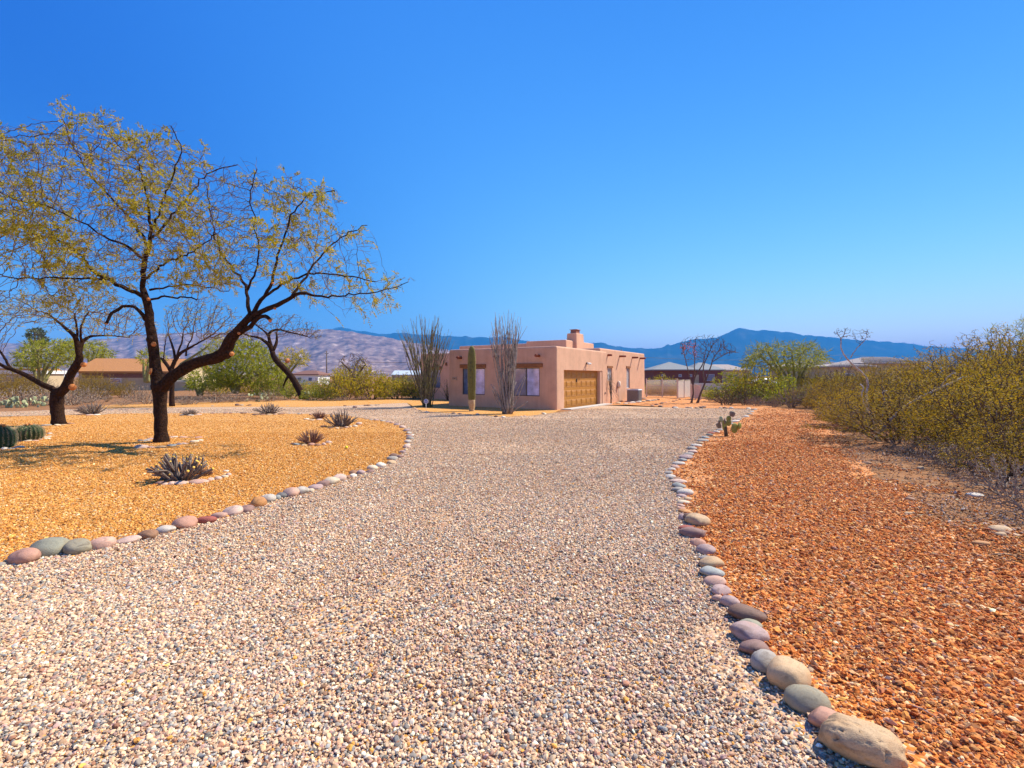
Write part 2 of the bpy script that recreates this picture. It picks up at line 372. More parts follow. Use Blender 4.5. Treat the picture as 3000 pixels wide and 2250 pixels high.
# right-hand stone border and left-hand stone border, near to far (photo px: x, y, w, h, colour)
PAL = {'grey': (0.374, 0.326, 0.273), 'pale grey': (0.55, 0.479, 0.396), 'blue grey': (0.308, 0.316, 0.29), 'olive grey': (0.33, 0.286, 0.194), 'green grey': (0.297, 0.286, 0.211), 'slate': (0.176, 0.163, 0.15), 'pink': (0.572, 0.347, 0.255), 'pale pink': (0.66, 0.459, 0.352), 'dusty pink': (0.484, 0.255, 0.176), 'brown': (0.33, 0.173, 0.097), 'dark brown': (0.198, 0.112, 0.079), 'purple brown': (0.297, 0.173, 0.141), 'mauve': (0.429, 0.296, 0.264), 'tan': (0.55, 0.367, 0.202), 'orange brown': (0.55, 0.255, 0.088), 'cream': (0.682, 0.541, 0.37), 'red': (0.396, 0.112, 0.079), 'white': (0.726, 0.632, 0.502)}
def zc(L, ox, oy, s): return [(ox + x * s, oy + y * s, w * s, h * s, c) for x, y, w, h, c in L]
left = zc([(0, 555, 60, 75, 'grey'), (185, 500, 300, 145, 'dusty pink'), (410, 425, 285, 200, 'green grey'), (690, 410, 270, 155, 'olive grey'), (915, 372, 215, 130, 'pink'), (1170, 332, 215, 62, 'pale pink'), (1355, 290, 180, 100, 'brown'), (1515, 237, 175, 80, 'pale grey'), (1690, 182, 200, 132, 'dusty pink'), (1890, 146, 215, 75, 'red'), (2015, 105, 150, 70, 'pink')], 0, 1480, .3165)
left += zc([(265, 685, 195, 100, 'pale pink'), (400, 665, 140, 90, 'purple brown'), (515, 600, 160, 120, 'orange brown'), (620, 560, 140, 95, 'pale grey'), (715, 545, 70, 60, 'blue grey'), (760, 525, 110, 68, 'slate'), (845, 500, 160, 105, 'pink'), (955, 480, 140, 90, 'pale grey'), (1055, 475, 65, 55, 'cream'), (1095, 440, 145, 60, 'mauve'), (1170, 410, 130, 78, 'purple brown'), (1250, 385, 160, 90, 'cream'), (1335, 350, 135, 75, 'pale pink'), (1420, 342, 60, 50, 'brown'), (1475, 325, 72, 44, 'white'), (1480, 292, 90, 45, 'brown'), (1555, 292, 80, 52, 'mauve'), (1640, 282, 80, 38, 'purple brown'), (1665, 245, 100, 55, 'cream'), (1750, 221, 95, 62, 'white'), (1860, 192, 90, 42, 'tan'), (1865, 150, 105, 45, 'grey'), (1880, 122, 82, 42, 'dark brown'), (1942, 132, 62, 40, 'purple brown')], 600, 1300, .2939)
left += zc([(1520, 1235, 170, 100, 'mauve'), (1600, 1180, 100, 65, 'cream'), (1620, 1105, 190, 105, 'pale pink'), (1640, 1055, 150, 60, 'white'), (1650, 980, 170, 100, 'pale grey'), (1705, 890, 190, 90, 'grey'), (1680, 832, 165, 72, 'mauve'), (1765, 812, 90, 60, 'white'), (1680, 762, 140, 72, 'pale grey'), (1625, 695, 180, 85, 'mauve'), (1520, 612, 165, 82, 'pale pink'), (1375, 545, 155, 62, 'mauve'), (1255, 503, 115, 52, 'pink'), (1150, 482, 120, 42, 'mauve'), (1030, 455, 120, 40, 'grey'), (870, 432, 130, 40, 'mauve'), (740, 425, 100, 32, 'grey'), (620, 408, 90, 30, 'purple brown')], 1000, 1180, .1175)
right = zc([(1290, 1545, 460, 265, 'tan'), (1075, 1378, 265, 140, 'dusty pink'), (935, 1248, 278, 165, 'olive grey'), (820, 1092, 312, 205, 'tan'), (655, 990, 205, 142, 'grey'), (595, 900, 190, 100, 'purple brown'), (555, 806, 235, 118, 'mauve'), (555, 742, 155, 62, 'green grey'), (535, 677, 242, 108, 'dark brown'), (425, 596, 128, 86, 'mauve'), (347, 572, 80, 55, 'pink'), (365, 519, 148, 68, 'mauve'), (325, 460, 140, 66, 'pink'), (305, 400, 166, 68, 'blue grey'), (310, 341, 176, 80, 'tan'), (268, 310, 95, 42, 'grey'), (268, 256, 122, 72, 'mauve'), (215, 209, 106, 58, 'dusty pink'), (180, 146, 160, 80, 'purple brown'), (140, 111, 102, 42, 'red'), (215, 66, 152, 88, 'tan'), (158, 46, 92, 60, 'dark brown'), (110, 42, 56, 52, 'mauve')], 1950, 1500, .452)
right += zc([(430, 1262, 172, 52, 'orange brown'), (385, 1232, 100, 40, 'dusty pink'), (380, 1196, 105, 42, 'pink'), (412, 1160, 150, 58, 'cream'), (457, 1120, 98, 52, 'tan'), (387, 1086, 112, 50, 'mauve'), (432, 1046, 180, 80, 'pale grey'), (355, 1017, 150, 72, 'grey'), (357, 967, 160, 66, 'blue grey'), (352, 918, 190, 50, 'pale pink'), (325, 887, 130, 40, 'brown'), (268, 885, 72, 42, 'slate'), (257, 856, 120, 42, 'pale grey'), (237, 817, 102, 46, 'grey'), (270, 772, 92, 38, 'pale grey'), (312, 745, 100, 42, 'pink'), (357, 706, 142, 46, 'pale grey'), (402, 668, 95, 42, 'blue grey'), (440, 635, 160, 58, 'mauve'), (470, 600, 120, 40, 'grey'), (522, 571, 112, 46, 'pale pink'), (512, 532, 112, 46, 'grey'), (562, 497, 120, 36, 'pale grey'), (602, 470, 82, 32, 'tan'), (632, 440, 130, 42, 'grey'), (662, 405, 92, 32, 'blue grey'), (712, 376, 76, 32, 'slate'), (732, 351, 82, 26, 'red'), (792, 340, 72, 32, 'white'), (827, 315, 72, 28, 'grey'), (955, 245, 70, 26, 'pale grey'), (1012, 215, 92, 28, 'white'), (1055, 195, 50, 18, 'pale grey'), (1137, 160, 62, 26, 'white'), (1177, 131, 62, 20, 'grey'), (1200, 105, 52, 16, 'pale grey'), (1225, 80, 60, 16, 'grey'), (1162, 70, 52, 16, 'white'), (1245, 75, 40, 16, 'cream')], 1900, 1180, .2532)
rb = [G(x, y) for x, y, *_ in right]
lb = [G(x, y) for x, y, *_ in left]
nearR = [(2.2, 1.0), (1.9, 1.6)]
drive_top = [G(*p) for p in [(1181, 1181), (1100, 1184), (1000, 1190), (900, 1193), (700, 1192), (400, 1195), (200, 1200), (0, 1207), (-300, 1210)]]
drive_right_top = [G(*p) for p in [(1640, 1209), (1765, 1187.5), (1830, 1186), (1905, 1190), (1960, 1194), (2040, 1196), (2110, 1196), (2190, 1197), (2225, 1198)]]
house_bed_edge = [G(*p) for p in [(1205, 1188), (1218, 1199), (1260, 1207), (1330, 1212), (1400, 1215.5), (1480, 1222), (1560, 1218), (1625, 1209)]]
farR = rb[::-1]
drive_poly = drive_top[::-1] + [G(1190, 1180)] + house_bed_edge + drive_right_top + farR + [(1.7, 1.2), (1.6, -6), (-40, -6), (-40, 20.5)]
sheet('driveway', drive_poly, 0.004, M['drive'])
island_far = [G(*p) for p in [(1000, 1216), (900, 1213), (700, 1211), (400, 1211.5), (200, 1216), (0, 1222), (-300, 1228)]]
island_poly = lb + island_far + [G(-500, 1232), G(-900, 1300), (-9.5, 4.4), (-6.0, 4.35)]
sheet('orange_gravel_bed', island_poly, 0.008, M['orange'])
red_edge = [G(*p) for p in [(2245, 1196), (2330, 1199), (2400, 1210), (2425, 1250), (2450, 1310), (2486, 1346), (2598, 1409), (2640, 1469), (2731, 1520), (2830, 1568), (2946, 1655), (3100, 1735), (3500, 1880)]]
red_poly = rb[:] + [G(2235, 1197)] + red_edge + [(2.6, 1.0), (1.9, 0.9)]
def ragged(poly, a, b, amp, step=.12):
    '''the stretch a..b of an outline drawn as a ragged edge'''
    q = np.array(poly[a:b], float); q = resample(q, step); t = np.arange(len(q)) * step
    d = np.gradient(q, axis=0); nrm = np.stack([-d[:, 1], d[:, 0]], 1) / np.linalg.norm(d, axis=1, keepdims=True)
    w = (fbm(t * 1.1, t * 0 + 3, 17, 5) - .5) * 2.4 * amp
    q = q + nrm * w[:, None]
    return list(poly[:a]) + [tuple(p) for p in q] + list(poly[b:])
red_rag = ragged(red_poly, len(rb) + 1, len(rb) + 1 + len(red_edge), .55)
sheet('red_gravel_bed', red_rag, 0.008, M['red'])
back_bed = [G(*p) for p in [(230, 1199), (330, 1186), (480, 1182), (600, 1179), (760, 1176), (900, 1172), (1000, 1170.5), (1150, 1170), (1240, 1168)]] + [(-3.5, 36), G(1200, 1181)] + [(x, y + 0.0) for x, y in drive_top[:7]]
sheet('orange_gravel_strip', jag(np.array(back_bed), 0.06, 3, 0.5), 0.0085, M['orange'])
hb = house_bed_edge + [(2.6, 25.4), (-3.5, 31), (-3.4, 35.5), G(1190, 1179.5)]
sheet('house_bed', jag(np.array(hb), 0.03, 4, 0.3), 0.009, M['orange'])
sb = [G(1765, 1187.5)] + drive_right_top[2:] + [G(2300, 1196), G(2200, 1184), G(2100, 1174), G(2040, 1166), G(1985, 1160), G(1893, 1157), (7.0, 34.0)]
sheet('side_bed', jag(np.array(sb), 0.05, 5, 0.4), 0.0087, M['red'])

# loose gravel: real pebbles near the camera
def gravel_tree(name, flat, amp):
    ng = bpy.data.node_groups.new(name, 'GeometryNodeTree')
    ng.interface.new_socket('Geometry', in_out='INPUT', socket_type='NodeSocketGeometry')
    ng.interface.new_socket('Geometry', in_out='OUTPUT', socket_type='NodeSocketGeometry')
    n, l = ng.nodes, ng.links
    gi, go = n.new('NodeGroupInput'), n.new('NodeGroupOutput')
    jn = n.new('GeometryNodeJoinGeometry')
    for k in range(6):
        ico = n.new('GeometryNodeMeshIcoSphere'); ico.inputs['Radius'].default_value = 0.5; ico.inputs['Subdivisions'].default_value = 2 if (flat or k % 2) else 3; fl_ = flat or k % 2 == 1
        pos = n.new('GeometryNodeInputPosition')
        off = n.new('ShaderNodeVectorMath'); off.operation = 'ADD'; off.inputs[1].default_value = (k * 7.3, k * 3.1, k * 5.7)
        ns_ = n.new('ShaderNodeTexNoise'); ns_.inputs['Scale'].default_value = 1.7 if not flat else 1.5; ns_.inputs['Detail'].default_value = 1.0
        sub = n.new('ShaderNodeVectorMath'); sub.operation = 'SUBTRACT'; sub.inputs[1].default_value = (0.5, 0.5, 0.5)
        sc = n.new('ShaderNodeVectorMath'); sc.operation = 'SCALE'; sc.inputs['Scale'].default_value = amp * (1.3 if k % 2 else 1)
        sp = n.new('GeometryNodeSetPosition'); sm = n.new('GeometryNodeSetShadeSmooth'); sm.inputs['Shade Smooth'].default_value = not fl_
        mt = n.new('GeometryNodeSetMaterial'); mt.inputs['Material'].default_value = M['pebble']
        ti = n.new('GeometryNodeGeometryToInstance')
        l.new(pos.outputs[0], off.inputs[0]); l.new(off.outputs[0], ns_.inputs['Vector']); l.new(ns_.outputs['Color'], sub.inputs[0])
        l.new(sub.outputs[0], sc.inputs[0]); l.new(ico.outputs['Mesh'], sp.inputs['Geometry']); l.new(sc.outputs[0], sp.inputs['Offset'])
        l.new(sp.outputs[0], sm.inputs[0]); l.new(sm.outputs[0], mt.inputs[0]); l.new(mt.outputs[0], ti.inputs[0]); l.new(ti.outputs[0], jn.inputs[0])
    iop = n.new('GeometryNodeInstanceOnPoints'); iop.inputs['Pick Instance'].default_value = True
    def na(nm, t):
        a = n.new('GeometryNodeInputNamedAttribute'); a.data_type = t; a.inputs['Name'].default_value = nm; return a.outputs[0]
    l.new(gi.outputs[0], iop.inputs['Points']); l.new(jn.outputs[0], iop.inputs['Instance'])
    l.new(na('pick', 'INT'), iop.inputs['Instance Index']); l.new(na('rot', 'FLOAT_VECTOR'), iop.inputs['Rotation']); l.new(na('scl', 'FLOAT_VECTOR'), iop.inputs['Scale'])
    l.new(iop.outputs[0], go.inputs[0])
    return ng
def gravel(name, xyz, scl, rot, col, tree):
    me = bpy.data.meshes.new(name); me.vertices.add(len(xyz)); me.vertices.foreach_set('co', xyz.ravel())
    rg = np.random.default_rng(len(xyz))
    a = me.attributes.new('scl', 'FLOAT_VECTOR', 'POINT'); a.data.foreach_set('vector', scl.ravel())
    a = me.attributes.new('rot', 'FLOAT_VECTOR', 'POINT'); a.data.foreach_set('vector', rot.ravel())
    a = me.attributes.new('pick', 'INT', 'POINT'); a.data.foreach_set('value', rg.integers(0, 6, len(xyz)).astype(np.int32))
    a = me.attributes.new('col', 'FLOAT_COLOR', 'POINT'); a.data.foreach_set('color', np.hstack([col, np.ones((len(col), 1))]).ravel())
    o = link(name, me, M['pebble']); md = o.modifiers.new('pebbles', 'NODES'); md.node_group = tree
    return o
def scatter(poly, dens, ymin, ymax, seed, edge=0.0, keep=None):
    """dens: list of (ynear, yfar, per m2)"""
    rg = np.random.default_rng(seed); out = []
    for y0, y1, d in dens:
        w = 1.16 * y1 + 1.0; n = int((y1 - y0) * 2 * w * d)
        x = rg.uniform(-w, w, n); y = rg.uniform(y0, y1, n)
        k = (np.abs(x) < 1.10 * y + 0.9) & in_poly(x, y, poly)
        x, y = x[k], y[k]
        if edge:
            dd = dist_poly(x, y, poly); k = rg.random(len(x)) < np.clip(dd / edge, 0.04, 1); x, y = x[k], y[k]
        if keep is not None:
            k = rg.random(len(x)) < keep(x, y); x, y = x[k], y[k]
        out.append(np.stack([x, y], 1))
    return np.concatenate(out)
def make_gravel(name, xy, size, pal, weights, flat, tree, seed, vmul=0.16, thick=(.55, .85), label=None):
    rg = np.random.default_rng(seed); n = len(xy)
    s = size * np.exp(rg.normal(0, 0.42, n)) * (1 + 0.02 * np.maximum(0, xy[:, 1] - 4))
    s = np.minimum(s, size * 2.9)
    scl = np.stack([s * rg.uniform(.95, 1.45, n), s * rg.uniform(.8, 1.1, n), s * rg.uniform(thick[0], thick[1], n)], 1)
    z = 0.008 + s * rg.uniform(0.02, 0.42, n)
    rot = np.stack([rg.normal(0, .38, n), rg.normal(0, .38, n), rg.uniform(0, 6.28, n)], 1)
    c = np.array(pal)[rg.choice(len(pal), n, p=np.array(weights) / sum(weights))] * np.exp(rg.normal(0, vmul, (n, 1)))
    c = np.clip(c, 0.02, 0.9)
    o = gravel(name, np.column_stack([xy, z]), scl, rot, c, tree)
    return tag(o, label, 'gravel', None, 'stuff')
TR, TF = gravel_tree('round_pebbles', False, 0.55), gravel_tree('angular_chips', True, 1.0)
isl = np.array(island_poly)
rbx = np.array(rb)
def drive_keep(x, y):      # bare tracks where soil shows through
    t = fbm(x * 0.55 + 3, y * 0.35, 11, 4)
    a = 1 - 0.55 * np.clip((t - 0.52) * 6, 0, 1)
    nz = fbm(x * 1.3 + 7, y * 1.1, 23, 4)
    track = np.exp(-((x + 1.0 + .55 * np.maximum(0, 4 - y)) / 0.55) ** 2) * np.clip(1.3 - y / 9, 0, 1) * np.clip((nz - .34) * 5, .1, 1) * .95 + np.exp(-((x - .9 - .02 * y) / .4) ** 2) * np.clip(1.0 - y / 8, 0, 1) * np.clip((nz - .5) * 4, 0, 1) * .6
    dr = np.min(np.hypot(x[:, None] - rbx[None, :, 0], y[:, None] - rbx[None, :, 1]), 1)
    return np.clip(a - track - .75 * np.clip(1 - dr / .55, 0, 1) * np.clip(1.6 - y / 5, 0, 1), 0.12, 1)
xy = scatter(np.array(drive_poly), [(1.5, 4, 15000), (4, 7, 9000), (7, 11, 4500), (11, 16, 1900), (16, 20, 850), (20, 26, 320)], 1.5, 26, 21, 0, drive_keep)
xy = xy[~in_poly(xy[:, 0], xy[:, 1], isl)]
make_gravel('gravel', xy, 0.0100, GREY, [6, 4, 6, 5, 2, 6, 4, 4, 2, 6, 1.2, 3, 4, 2], False, TR, 31, 0.22, label='pale pinkish grey gravel covering the driveway')
xy = scatter(isl, [(3.6, 7, 6500), (7, 11, 3300), (11, 15, 1400), (15, 19, 450), (19, 24, 200)], 3.6, 24, 22)
make_gravel('gravel', xy, 0.0112, ORNG, [6, 4, 5, 2, 6, 2, 3, 5, 5, 4], True, TF, 32, 0.18, label='orange gravel covering the island bed with the big mesquite')
red_wide = np.array(rb + [G(2235, 1197)] + [(x + .9, y - .35) for x, y in red_edge] + [(3.4, .6), (1.9, .9)])
def red_keep(x, y):
    d = dist_poly(x, y, np.array(red_poly)) * np.where(in_poly(x, y, np.array(red_poly)), 1, -1)
    return np.clip(.45 + d * .9 + (fbm(x * 1.5, y * 1.5, 19, 4) - .5) * 2.2, .03, 1)
xy = scatter(red_wide, [(1.2, 4, 8500), (4, 8, 5000), (8, 13, 2100), (13, 17, 700), (17, 22, 380), (22, 27, 160)], 1.2, 27, 23, 0, red_keep)
make_gravel('gravel', xy, 0.0145, REDG, [6, 5, 5, 4, 3, 5, 3, 5, 1.5, 4, 2], True, TF, 33, 0.25, (.4, .75), label='reddish orange gravel covering the bed right of the driveway')
dirt_poly = np.array(red_edge + [(14, 6), (22, 16), G(2900, 1215), G(2420, 1200)])
xy = scatter(dirt_poly, [(2, 7, 900), (7, 16, 420)], 2, 16, 24, 0, lambda x, y: np.clip(fbm(x * .8, y * .8, 5) * 2 - .5, 0.1, 1))
make_gravel('gravel', xy, 0.0135, [(.42, .22, .11), (.34, .16, .08), (.48, .30, .18), (.26, .13, .07), (.50, .38, .28), (.40, .18, .07), (.46, .36, .30)], [4, 4, 4, 3, 3, 4, 2], True, TF, 34, 0.25, (.4, .8), label='scattered stony chips on the bare dirt beneath the creosote')
# ------------------------------------------------------------------ mountains
def mountain(name, prof, Rd, depth, x0, x1, m, seed, gully=0.25):
    cols = np.arange(x0, x1 + 1, 5.0); pr = np.array(prof, float)
    ridge = np.interp(cols, pr[:, 0], pr[:, 1]) + (fbm(cols / 22, cols * 0, seed, 4) - .5) * 7
    rows = np.concatenate([np.linspace(0, 1, 56), 1 + np.linspace(0.05, 0.5, 6)])
    Cc, Rr = np.meshgrid(cols, rows)
    Y = Rd - depth + depth * Rr
    rise = (HY - np.broadcast_to(ridge, Cc.shape)) / F
    up = np.clip(Rr, 0, 1)
    g_ = fbm(Cc / 70 + 1.2 * fbm(Cc / 90, Rr * 3, seed + 9), Rr * 2.2, seed + 2, 5); g_ = 1 - np.abs(g_ * 2 - 1)
    fine = fbm(Cc / 18, Rr * 9, seed + 5, 4)
    h = up ** 1.25 - gully * g_ * up * (1 - up) * 2.2 - 0.10 * (fine - .5) * up * (1 - up) * 4
    h = np.where(Rr > 1, 1 - (Rr - 1) * 1.2, np.clip(h, -0.02, 1))
    Z = rise * Y * h + H * up
    X = (Cc - CX) / F * Y
    V = np.stack([X, Y, Z], -1).reshape(-1, 3); nc, nr = len(cols), len(rows)
    i, j = np.meshgrid(np.arange(nr - 1), np.arange(nc - 1), indexing='ij'); a = i * nc + j
    b_ = MB(); b_.add(V, np.stack([a, a + 1, a + nc + 1, a + nc], -1).reshape(-1, 4))
    o = b_.build(name, m); o['kind'] = 'structure'
    return o
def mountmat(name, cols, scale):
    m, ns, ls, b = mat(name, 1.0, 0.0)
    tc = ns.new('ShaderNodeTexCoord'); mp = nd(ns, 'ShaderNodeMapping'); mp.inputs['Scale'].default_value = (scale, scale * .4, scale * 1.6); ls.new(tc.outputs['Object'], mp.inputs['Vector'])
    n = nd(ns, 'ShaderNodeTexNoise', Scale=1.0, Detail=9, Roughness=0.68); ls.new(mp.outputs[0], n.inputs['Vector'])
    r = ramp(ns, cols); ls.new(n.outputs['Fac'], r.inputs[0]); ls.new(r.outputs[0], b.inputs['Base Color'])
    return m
mm_near = mountmat('rocky_slope', [(.36, (.10, .06, .05)), (.48, (.21, .13, .11)), (.58, (.30, .20, .16)), (.66, (.56, .42, .36))], 1 / 70)
mm_far = mountmat('haze_tinted_woods', [(.35, (.010, .03, .05)), (.52, (.02, .045, .06)), (.66, (.06, .075, .08))], 1 / 260)  # dark woods, with some of the haze's blue put into the base colour
mountain('mountain_slope', [(-1500, 1020), (-600, 1012), (0, 1007), (60, 1005), (330, 992), (400, 980), (480, 976), (600, 975), (740, 972), (870, 970), (960, 966), (1010, 968), (1075, 980), (1150, 992), (1250, 1010), (1340, 1035), (1450, 1065), (1600, 1090), (1900, 1100)], 4200, 2600, -1500, 1850, mm_near, 3, 0.24)
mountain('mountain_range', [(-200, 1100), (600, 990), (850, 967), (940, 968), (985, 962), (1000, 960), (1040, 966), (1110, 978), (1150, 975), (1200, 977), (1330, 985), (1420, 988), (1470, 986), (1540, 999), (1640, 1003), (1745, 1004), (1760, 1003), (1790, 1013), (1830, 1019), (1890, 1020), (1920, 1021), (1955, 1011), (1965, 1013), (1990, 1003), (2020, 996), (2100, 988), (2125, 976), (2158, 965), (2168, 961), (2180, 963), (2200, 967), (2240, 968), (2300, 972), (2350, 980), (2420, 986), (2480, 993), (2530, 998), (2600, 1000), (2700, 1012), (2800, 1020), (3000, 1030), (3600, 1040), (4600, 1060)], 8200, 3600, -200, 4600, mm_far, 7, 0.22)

# ------------------------------------------------------------------ the house
HC = (2.29, 24.8); HR = R(-32.1)
def hw(x, y, z=0.0):               # house frame: +x out of the garage wall, +y along it
    c, s_ = math.cos(HR), math.sin(HR)
    return (HC[0] + x * c - y * s_, HC[1] + x * s_ + y * c, z)
def block(x0, x1, y0, y1, z0, z1, bev=0.07, taper=0.0, bottom=True):
    bm = bmesh.new()
    q = taper
    v = [bm.verts.new(p) for p in [(x0, y0, z0), (x1, y0, z0), (x1, y1, z0), (x0, y1, z0), (x0 + q, y0 + q, z1), (x1 - q, y0 + q, z1), (x1 - q, y1 - q, z1), (x0 + q, y1 - q, z1)]]
    for f in [(0, 3, 2, 1), (4, 5, 6, 7), (0, 1, 5, 4), (1, 2, 6, 5), (2, 3, 7, 6), (3, 0, 4, 7)]: bm.faces.new([v[i] for i in f])
    ed = [e for e in bm.edges if not (abs(e.verts[0].co.z - z0) < 1e-6 and abs(e.verts[1].co.z - z0) < 1e-6)]
    if bev: bmesh.ops.bevel(bm, geom=ed, offset=bev, segments=4, profile=0.5, affect='EDGES')
    return bm
def bm_obj(bm, name):
    me = bpy.data.meshes.new(name); bm.to_mesh(me); bm.free()
    o = bpy.data.objects.new(name, me); C.objects.link(o); return o
def carve(o, boxes):
    cs = []
    for bx in boxes:
        c = bm_obj(block(*bx, bev=0), 'cutter'); cs.append(c)
        md = o.modifiers.new('cut', 'BOOLEAN'); md.operation = 'DIFFERENCE'; md.object = c; md.solver = 'EXACT'
    bpy.context.view_layer.update()
    dg = bpy.context.evaluated_depsgraph_get()
    me = bpy.data.meshes.new_from_object(o.evaluated_get(dg))
    for c in cs: bpy.data.objects.remove(c)
    bpy.data.objects.remove(o)
    return me
def join_meshes(name, meshes):
    bm = bmesh.new()
    for me in meshes: bm.from_mesh(me)
    out = bpy.data.meshes.new(name); bm.to_mesh(out); bm.free()
    return out
house = empty('adobe_house', (HC[0], HC[1], 0), HR, 'pink stucco adobe house with flat parapet roof, brown garage door and stepped chimney', 'house')
gar = carve(bm_obj(block(-7.16, 0, 0, 7.12, -0.2, 3.31, 0.09, 0.03), 'g'), [(-.30, .6, .88, 6.33, -.5, 2.08), (-6.1, -4.51, -.5, .13, .69, 2.2), (-2.66, -1.0, -.5, .13, .69, 2.2)])
main = carve(bm_obj(block(-15.0, -0.035, 6.0, 15.3, -0.2, 3.5, 0.09, 0.03), 'm'), [(-.20, .6, 7.32, 8.12, 1.47, 2.28), (-.20, .6, 10.98, 11.68, .9, 2.33), (-14.2, -12.9, 5.5, 6.13, .86, 2.27)])
r2 = carve(bm_obj(block(-7.15, -3.8, 9.0, 14.2, 3.2, 4.36, 0.08, 0.03), 'r'), [])
r3 = carve(bm_obj(block(-14.3, -6.9, 10.0, 14.0, 3.25, 4.28, 0.08, 0.03), 'r'), [])
wall = join_meshes('wall', [gar, main, r2, r3])
for p in wall.polygons: p.use_smooth = False
wall.materials.clear(); link('wall', wall, M['stucco'], house)
ch = bm_obj(block(-4.5, -3.55, 10.3, 11.8, 3.3, 4.93, 0.05, 0.10), 'chimney'); ch.data.materials.append(M['stucco']); ch.parent = house
q = MB().box(-4.28, -3.80, 10.72, 11.38, 4.92, 5.20, 0, 0.02).build('brick_flue', M['brick'], ch, False)
q = MB().box(-4.33, -3.75, 10.67, 11.43, 5.20, 5.235).build('flue_cap', M['brick'], ch, False)
def panel_window(x0, x1, y, z0, z1, mats):
    """window on the front-left wall: frame, two sashes"""
    f = MB(); t = .045
    f.box(x0, x1, y, y + .06, z0, z0 + t).box(x0, x1, y, y + .06, z1 - t, z1).box(x0, x0 + t, y, y + .06, z0 + t, z1 - t).box(x1 - t, x1, y, y + .06, z0 + t, z1 - t)
    xm = (x0 + x1) / 2; f.box(xm - .03, xm + .03, y - .004, y + .06, z0 + t, z1 - t)
    w = f.build('window', M['metal_frame'], house, False)
    for a, b_, mt in ((x0 + t, xm - .03, mats[0]), (xm + .03, x1 - t, mats[1])):
        MB().box(a, b_, y + .03, y + .04, z0 + t, z1 - t).build('pane', mt, w, False)
    return w
panel_window(-6.1, -4.51, .045, .69, 2.2, (M['pane_d'], M['pane']))
panel_window(-2.66, -1.0, .045, .69, 2.2, (M['pane_d'], M['pane']))
panel_window(-14.2, -12.9, 6.05, .86, 2.27, (M['pane_d'], M['pane_d']))
for a, b_, y in ((-6.27, -4.45, 0), (-2.9, -.82, 0), (-14.35, -12.75, 6.0)):
    bm = block(a, b_, y - .05, y + .12, 2.215 if y == 0 else 2.29, 2.43 if y == 0 else 2.5, 0.012); l = bm_obj(bm, 'lintel'); l.data.materials.append(M['wood']); l.parent = house
def side_window(y0, y1, z0, z1, slats):
    f = MB(); t = .04; x = -.16
    f.box(x, x + .06, y0, y1, z0, z0 + t).box(x, x + .06, y0, y1, z1 - t, z1).box(x, x + .06, y0, y0 + t, z0 + t, z1 - t).box(x, x + .06, y1 - t, y1, z0 + t, z1 - t)
    zm = (z0 + z1) / 2; f.box(x - .002, x + .058, y0 + t, y1 - t, zm - .02, zm + .02)
    w = f.build('window', M['light_frame'], house, False)
    for a, b_ in ((z0 + t, zm - .02), (zm + .02, z1 - t)):
        MB().box(x + .02, x + .03, y0 + t, y1 - t, a, b_).build('pane', M['blind'] if a < zm - .1 and slats else M['pane_d'], w, False)
    if slats:
        s_ = MB()
        for i in range(18): s_.box(x + .032, x + .037, y0 + t + .01, y1 - t - .01, zm + .03 + i * .034, zm + .052 + i * .034)
        s_.build('blind', M['light_frame'], w, False)
    l = bm_obj(block(-.14, .0, y0 - .06, y1 + .06, z1 + .004, z1 + .13, 0.01), 'lintel'); l.data.materials.append(M['wood']); l.parent = house
side_window(7.32, 8.12, 1.47, 2.28, True); side_window(10.98, 11.68, .9, 2.33, True)
# garage door: four rows of raised panels
gd = MB(); gd.box(-.29, -.25, .88, 6.33, 0.02, 2.08)
rows, cols_ = 4, 8
for r_ in range(rows):
    for c_ in range(cols_):
        y0 = .88 + .06 + c_ * (5.45 - .06) / cols_; y1 = y0 + (5.45 - .06) / cols_ - .07
        z0 = .02 + .09 + r_ * .515; z1 = z0 + .515 - .17
        gd.add([(-.25, y0, z0), (-.25, y1, z0), (-.25, y1, z1), (-.25, y0, z1), (-.232, y0 + .03, z0 + .03), (-.232, y1 - .03, z0 + .03), (-.232, y1 - .03, z1 - .03), (-.232, y0 + .03, z1 - .03),
                (-.242, y0 + .055, z0 + .055), (-.242, y1 - .055, z0 + .055), (-.242, y1 - .055, z1 - .055), (-.242, y0 + .055, z1 - .055), (-.228, y0 + .09, z0 + .09), (-.228, y1 - .09, z0 + .09), (-.228, y1 - .09, z1 - .09), (-.228, y0 + .09, z1 - .09)],
               [(a + k, a + (k + 1) % 4, a + 4 + (k + 1) % 4, a + 4 + k) for a in (0, 4, 8) for k in range(4)] + [(12, 13, 14, 15)])
for r_ in range(1, rows): gd.box(-.251, -.247, .88, 6.33, .02 + r_ * .515 - .006, .02 + r_ * .515 + .006)
gdo = gd.build('garage_door', M['door'], house, False)
MB().box(-.232, -.19, 2.9, 2.96, 1.42, 1.60).build('handle', M['black'], gdo, False)
